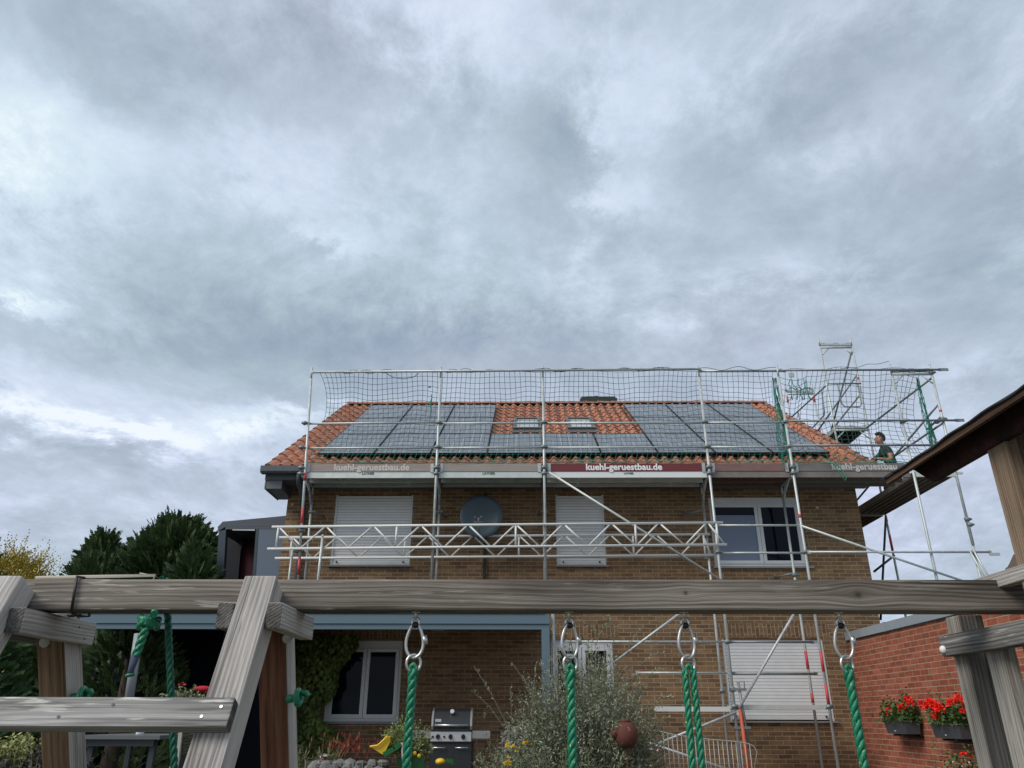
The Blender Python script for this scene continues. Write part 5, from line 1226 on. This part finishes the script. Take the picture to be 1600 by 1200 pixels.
# tie boards clamped either side
for (xa, xb_, y0, y1, z, mm) in ((-.704, -.660, 2.12, 2.46, 1.552, W_DARK), (-.843, -.799, 2.13, 2.46, 1.552, W_DARK), (-1.435, -1.390, 2.155, 2.54, 1.542, W_DARK), (-1.578, -1.532, 2.15, 2.54, 1.542, W_DARK)):
    timber('tie_board', ((xa + xb_) / 2, y0, z), ((xa + xb_) / 2, y1, z), .068 if False else (xb_ - xa), .068, W_GREY if xa > -.71 or -1.44 < xa < -1.43 else W_DARK, sw, up=(0, 0, 1))
# ladder rung plank on the front of both legs
q0 = W(-60, 1090, Y=1.93); nrm = Vector((0, -sl.z, sl.y)); nrm = nrm if nrm.y < 0 else -nrm
def on_leg(z): t = (tp[2] - z) / sl.z; return Vector((0, tp[1] - sl.y * t, z))
c = on_leg(1.296)
# find height so the plank face spans photo rows 1090..1131
timber('rung', Vector((-1.75, c.y, c.z)) + nrm * .017, Vector((-.708, c.y, c.z)) + nrm * .017, .072, .034, W_RUNG, sw, up=nrm, bv=.003)
for (x, dz) in ((-.735, .012), (-.775, -.012), (-1.12, -.014), (-1.32, .008), (-1.0, .016), (-1.47, .012)):
    q = Vector((x, c.y, c.z)) + nrm * .0355 + sl * dz
    cb = MB(); a = sl; e = Vector((1, 0, 0)); cb.add([q + (a * math.cos(k * .63) + e * math.sin(k * .63)) * .004 for k in range(10)], [tuple(range(10))]); cb.build('screw_head', STEEL if x > -.8 else BLACK, sw)
capball('cap', W(449, 997, Y=2.425), .016, sw); capball('cap', W(70, 1003, Y=2.43), .017, sw)
for (u, v, Y) in ((443, 970, 1.98), (484, 990, 2.19)):
    q = W(u, v, X=-.6595); capball('screw_head', q, .0035, sw, (1, 0, 0), STEEL)
for (u, v) in ((124, 980), (132, 998)):
    q = W(u, v, X=-1.3895); capball('screw_head', q, .003, sw, (1, 0, 0), BLACK)
# cable tie round the beam, stick lying on top
b = MB(); X = W(116, 930, Y=2.25).x; zt, zb_ = BT + .003, BB - .010
b.tube([(X + .006, 2.244, zb_), (X + .003, 2.243, (zt + zb_) / 2), (X - .001, 2.244, zt), (X + .012, 2.3, zt + .003), (X + .01, 2.352, zt), (X, 2.352, zb_), (X - .002, 2.3, zb_ - .006)], .0045, 6, closed=True)
b.ball((X, 2.26, zb_ - .008), (.014, .01, .006), 8, 5); b.tube([(X, 2.26, zb_ - .008), (X + .03, 2.255, zb_ - .005)], .003, 5)
tag(b.build('cable_tie', BLACK), 'black cable tie wrapped round the left part of the swing beam', 'cable tie')
tag(part('stick', mat('pale_dry_stick', (.40, .36, .30), .8), None, lambda b: b.tube([(-1.46, 2.275, BT + .004), (-1.1, 2.275, BT + .012), (W(216, 903, Y=2.27).x, 2.275, BT + .017)], [.006, .005, .004], 6)), 'thin dry stick lying on top of the beam at the left', 'stick')
# ================================================================ SWING HANGERS
def rope_mesh(b, p, q, r, turns, n=0, strands=3, mi=0):
    """a laid rope: three strands twisted round each other"""
    p, q = Vector(p), Vector(q); t = (q - p).normalized(); a = t.orthogonal().normalized(); e = t.cross(a); L = (q - p).length; n = n or int(turns * 16)
    for s_ in range(strands):
        ph = 6.2832 * s_ / strands
        b.tube([p + t * L * k / n + (a * math.cos(ph + 6.2832 * turns * k / n) + e * math.sin(ph + 6.2832 * turns * k / n)) * r * .50 for k in range(n + 1)], r * .54, 8, mi, cap=True)
RP = mat('green_laid_rope', fn=lambda nt, b: (nt.put(b.inputs['Base Color'], nt.mix(nt.ramp(nt.noise(nt.mapping(gpos(nt), (1, 1, .5)), 170, 2, .5), [(.64, 0), (.69, 1)]), nt.mix(nt.noise(gpos(nt), 45, 3), (.002, .12, .062), (.005, .25, .13)), (.42, .52, .16))), nt.put(b.inputs['Roughness'], .42), add_bump(nt, b, nt.noise(nt.mapping(gpos(nt), (1, 1, .4)), 500, 3), .5, .002)))
def hanger(u, lab, lean_=0, two=False, yaw=0.0, rv=1042, lab2=''):
    YB = 2.298
    zb = BB - .0
    top = W(u, 962, Y=YB); x = top.x
    root = thing('swing_rope', lab, 'swing rope', (x, YB, zb), 'green ropes hooked under the swing beam')
    part('eye_bolt', STEEL, root, lambda b: (b.tube([(x, YB, zb + .004), (x, YB, zb - .022)], .0055, 10), b.tube([(x + .011 * math.sin(k * .524), YB, zb - .031 + .011 * math.cos(k * .524)) for k in range(12)], .0042, 8, closed=True), b.tube([(x, YB, zb), (x, YB, zb - .004)], .013, 14)))
    part('bush', BLACK, root, lambda b: b.ball((x, YB, zb - .040), (.012, .010, .009), 10, 6))
    # carabiner: pear shape
    zt = zb - .033; H = .097; ca, sa = math.cos(yaw), math.sin(yaw)
    pr = []
    for k in range(26):
        a = 6.2832 * k / 26; zz = -H / 2 + H / 2 * math.cos(a); wv = .0155 + .0125 * (-zz / H); pr.append((wv * math.sin(a) * (1.0 + .12 * abs(math.sin(a))), zz))
    part('carabiner', STEEL, root, lambda b: b.tube([(x + px * ca, YB + px * sa, zt + pz_) for px, pz_ in pr], .0046, 8, closed=True))
    part('carabiner_gate', STEEL, root, lambda b: (b.tube([(x + .0265 * ca, YB + .0265 * sa, zt - .036), (x + .0325 * ca, YB + .0325 * sa, zt - .060)], .0075, 10)))
    zr = zt - H + .004 - .019
    part('ring', STEEL, root, lambda b: b.tube([(x + .021 * math.cos(k * .393) * (.93 if yaw == 0 else .93), YB + .021 * math.cos(k * .393) * .35, zr + .023 * math.sin(k * .393)) for k in range(16)], .0042, 8, closed=True))
    z1 = zr - .012
    part('rope', RP, root, lambda b: [rope_mesh(b, (x + o_, YB - .002, z1 - .004), (x + o_ * (1.3 if two else 1) + lean_, YB - .002, .75), rr, 9) for o_, rr in (((-.0115, .0098), (.0115, .0098)) if two else ((0, .0128),))])
    part('rope_loop', RP, root, lambda b: b.tube([(x - .009, YB, z1 - .03), (x - .007, YB - .003, z1 + .004), (x, YB - .004, z1 + .010), (x + .007, YB - .003, z1 + .004), (x + .009, YB, z1 - .03)], .0065, 8))
    return root
hanger(650, 'leftmost of the four hooked green ropes, in front of the grill', -.012)
hanger(889, 'hooked green rope hanging in front of the silvery shrub', .0, yaw=.4)
hanger(1069, 'doubled green rope hooked under the beam, two strands side by side', .0, True, yaw=.3)
hanger(1311, 'rightmost hooked green rope, beside the red brick garage wall', .0)
# knotted rope at the left
kr = thing('knotted_rope', 'green rope knotted over the beam between the two sloping posts, frayed tail and long end', 'rope', tuple(W(236, 975, Y=2.29)))
k0 = W(233, 972, Y=2.29)
part('knot', RP, kr, lambda b: [b.tube([k0 + Vector((.022 * math.cos(a * .5 + o_), .03 * math.sin(a * .5 + o_), .010 * math.sin(a * .5 * 2 + o_) - .002 * o_)) for a in range(13)], .0105, 8, closed=False) for o_ in (0, 1.3, 2.6)])
part('tail', RP, kr, lambda b: rope_mesh(b, W(228, 980, Y=2.27), W(212, 1026, Y=2.27), .0125, 1.2))
part('frayed_end', [mat('dirty_frayed_rope', (.05, .06, .10), .8), RP], kr, lambda b: (b.tube([W(212, 1024, Y=2.27), W(205, 1046, Y=2.27), W(203, 1055, Y=2.27)], [.013, .009, .010], 8), b.tube([W(203, 1053, Y=2.27), W(203, 1057, Y=2.27)], .013, 8, 1)))
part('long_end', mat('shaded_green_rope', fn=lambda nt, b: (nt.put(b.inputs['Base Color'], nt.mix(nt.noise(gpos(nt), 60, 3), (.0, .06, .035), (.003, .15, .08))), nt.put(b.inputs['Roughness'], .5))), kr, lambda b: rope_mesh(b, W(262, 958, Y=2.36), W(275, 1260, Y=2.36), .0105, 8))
part('beam_loop', RP, kr, lambda b: b.tube([W(240, 960, Y=2.24), W(246, 930, Y=2.36) + Vector((0, .03, 0)), Vector((W(252, 904, Y=2.3).x, 2.31, BT + .008)), Vector((W(256, 904, Y=2.3).x, 2.345, BT + .004)), W(262, 958, Y=2.365)], .011, 8))
# rope ends through the posts
for (u, v, Y, lb) in ((464, 1090, 2.50, 'green rope knot at the side of the reddish post'), (128, 1087, 2.53, 'dark green rope end behind the plank beside the brown post')):
    q = W(u, v, Y=Y); b = MB()
    b.tube([q + Vector((.004 * a * .3, .02 * math.cos(a), .020 * math.sin(a))) for a in [k * .5 for k in range(14)]], .0095, 8); b.tube([q + Vector((.0, 0, .012)), q + Vector((.03, -.01, .014)), q + Vector((.038, -.01, .004))], .008, 6); b.tube([q + Vector((-.03, .0, -.005)), q], .012, 8)
    tag(b.build('rope_knot', RP), lb, 'rope')
# ================================================================ PLAY TOWER
pt = thing('play_tower', 'weathered wooden play tower with slatted railing and dark overhanging roof at the right edge', 'play tower', (1.9, 2.0, 0))
timber('post', (1.400, 2.53, 0), (1.400, 2.53, 1.60), .075, .08, W_DARK, pt, up=(0, -1, 0), side=W_SLAT, endm=W_DARK)
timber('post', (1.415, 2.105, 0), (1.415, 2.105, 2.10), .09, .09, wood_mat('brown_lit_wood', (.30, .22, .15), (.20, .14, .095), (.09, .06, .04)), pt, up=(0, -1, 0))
timber('post', (2.6, 2.53, 0), (2.6, 2.53, 2.10), .09, .09, W_DARK, pt, up=(0, -1, 0)); timber('post', (2.6, 1.2, 0), (2.6, 1.2, 2.10), .09, .09, W_DARK, pt, up=(0, -1, 0)); timber('post', (1.415, 1.12, 0), (1.415, 1.12, 2.10), .09, .09, W_DARK, pt, up=(0, -1, 0))
timber('railing', (1.345, 2.57, 1.512), (1.345, 1.10, 1.512), .035, .062, wood_mat('dark_flecked_rail', (.25, .24, .225), (.145, .135, .125), (.06, .055, .05), fleck=.5), pt, bv=.004)
y = 2.30
i_ = 0
for (ya, yb_) in ((2.29, 2.40), (2.12, 2.22), (1.95, 2.05), (1.78, 1.88), (1.61, 1.71), (1.44, 1.54), (1.27, 1.37)):
    timber('slat', (1.382, (ya + yb_) / 2, .6), (1.382, (ya + yb_) / 2, 1.54), yb_ - ya, .024, W_SLAT, pt, up=(-1, 0, 0), bv=.004)
timber('floor_bearer', (1.41, 2.6, .62), (1.41, 1.08, .62), .04, .09, W_DARK, pt)
timber('platform', (2.0, 2.6, .68), (2.0, 1.08, .68), 1.2, .028, W_SLAT, pt)
capball('bolt_cap', W(1474, 1015, X=1.326), .0125, pt, (-1, -.2, 0), mat('white_cap', (.75, .74, .72), .4), .8)
timber('top_rail', (1.385, 2.50, 1.669), (1.385, 1.90, 1.669), .04, .042, W_GREY, pt)
# roof: eave at x 1.31, ridge along y
DK = wood_mat('dark_brown_stained_board', (.055, .024, .018), (.034, .014, .011), (.016, .008, .007))
FE, RI = 1.30, 2.0
zE = 2.080
YF, YN = 2.62, .85
tr = .78
part('purlin_board', DK, pt, lambda b: b.prism([(1.36, 2.46, 2.026), (1.36, 2.57, 2.105), (1.36, YN, 2.105), (1.36, YN, 2.026)], (.024, 0, 0)))
def roofp(x, y, o): return Vector((x - o * .447, y, zE + (x - FE) * .5 + o * .894))
part('roof_boards', DK, pt, lambda b: (b.prism([roofp(FE, YF, -.01), roofp(RI, YF, -.01), roofp(RI, YF, .008), roofp(FE, YF, .008)], (0, YN - YF, 0)), b.prism([(2 * RI - p.x, p.y, p.z) for p in (roofp(FE, YF, -.01), roofp(RI, YF, -.01), roofp(RI, YF, .008), roofp(FE, YF, .008))], (0, YN - YF, 0))))
timber('eaves_board', (FE - .006, YF - .0, zE - .006), (FE - .006, YN, zE - .004), .014, .024, wood_mat('brown_fascia', (.14, .085, .055), (.085, .048, .032), (.04, .022, .016)), pt, bv=.002)
def felt(b):
    n = 60
    vs = []
    for i in range(n + 1):
        y = YF + .012 + (YN - YF) * i / n; wv = .004 * math.sin(i * .9) + .003 * math.sin(i * .37 + 1) + .004 * (i / n)
        for (x, o) in ((FE - .016, .008 + wv * .5), (FE - .017, .013 + wv * .5), (FE + .05, .018), (RI, .018)): vs.append(roofp(x, y, o))
    b.add(vs, [(i * 4 + k, i * 4 + k + 1, i * 4 + k + 5, i * 4 + k + 4) for i in range(n) for k in range(3)], 0, True)
    b.add([(2 * RI - v.x, v.y, v.z) for v in vs], [(i * 4 + k, i * 4 + k + 1, i * 4 + k + 5, i * 4 + k + 4) for i in range(n) for k in range(3)], 0, True)
part('roofing_felt', mat('black_roofing_felt', fn=lambda nt, b: (nt.put(b.inputs['Base Color'], nt.mix(nt.noise(gpos(nt), 30, 4), (.010, .010, .012), (.045, .048, .055))), nt.put(b.inputs['Roughness'], .55))), pt, felt)
sc.cycles.max_bounces = 6
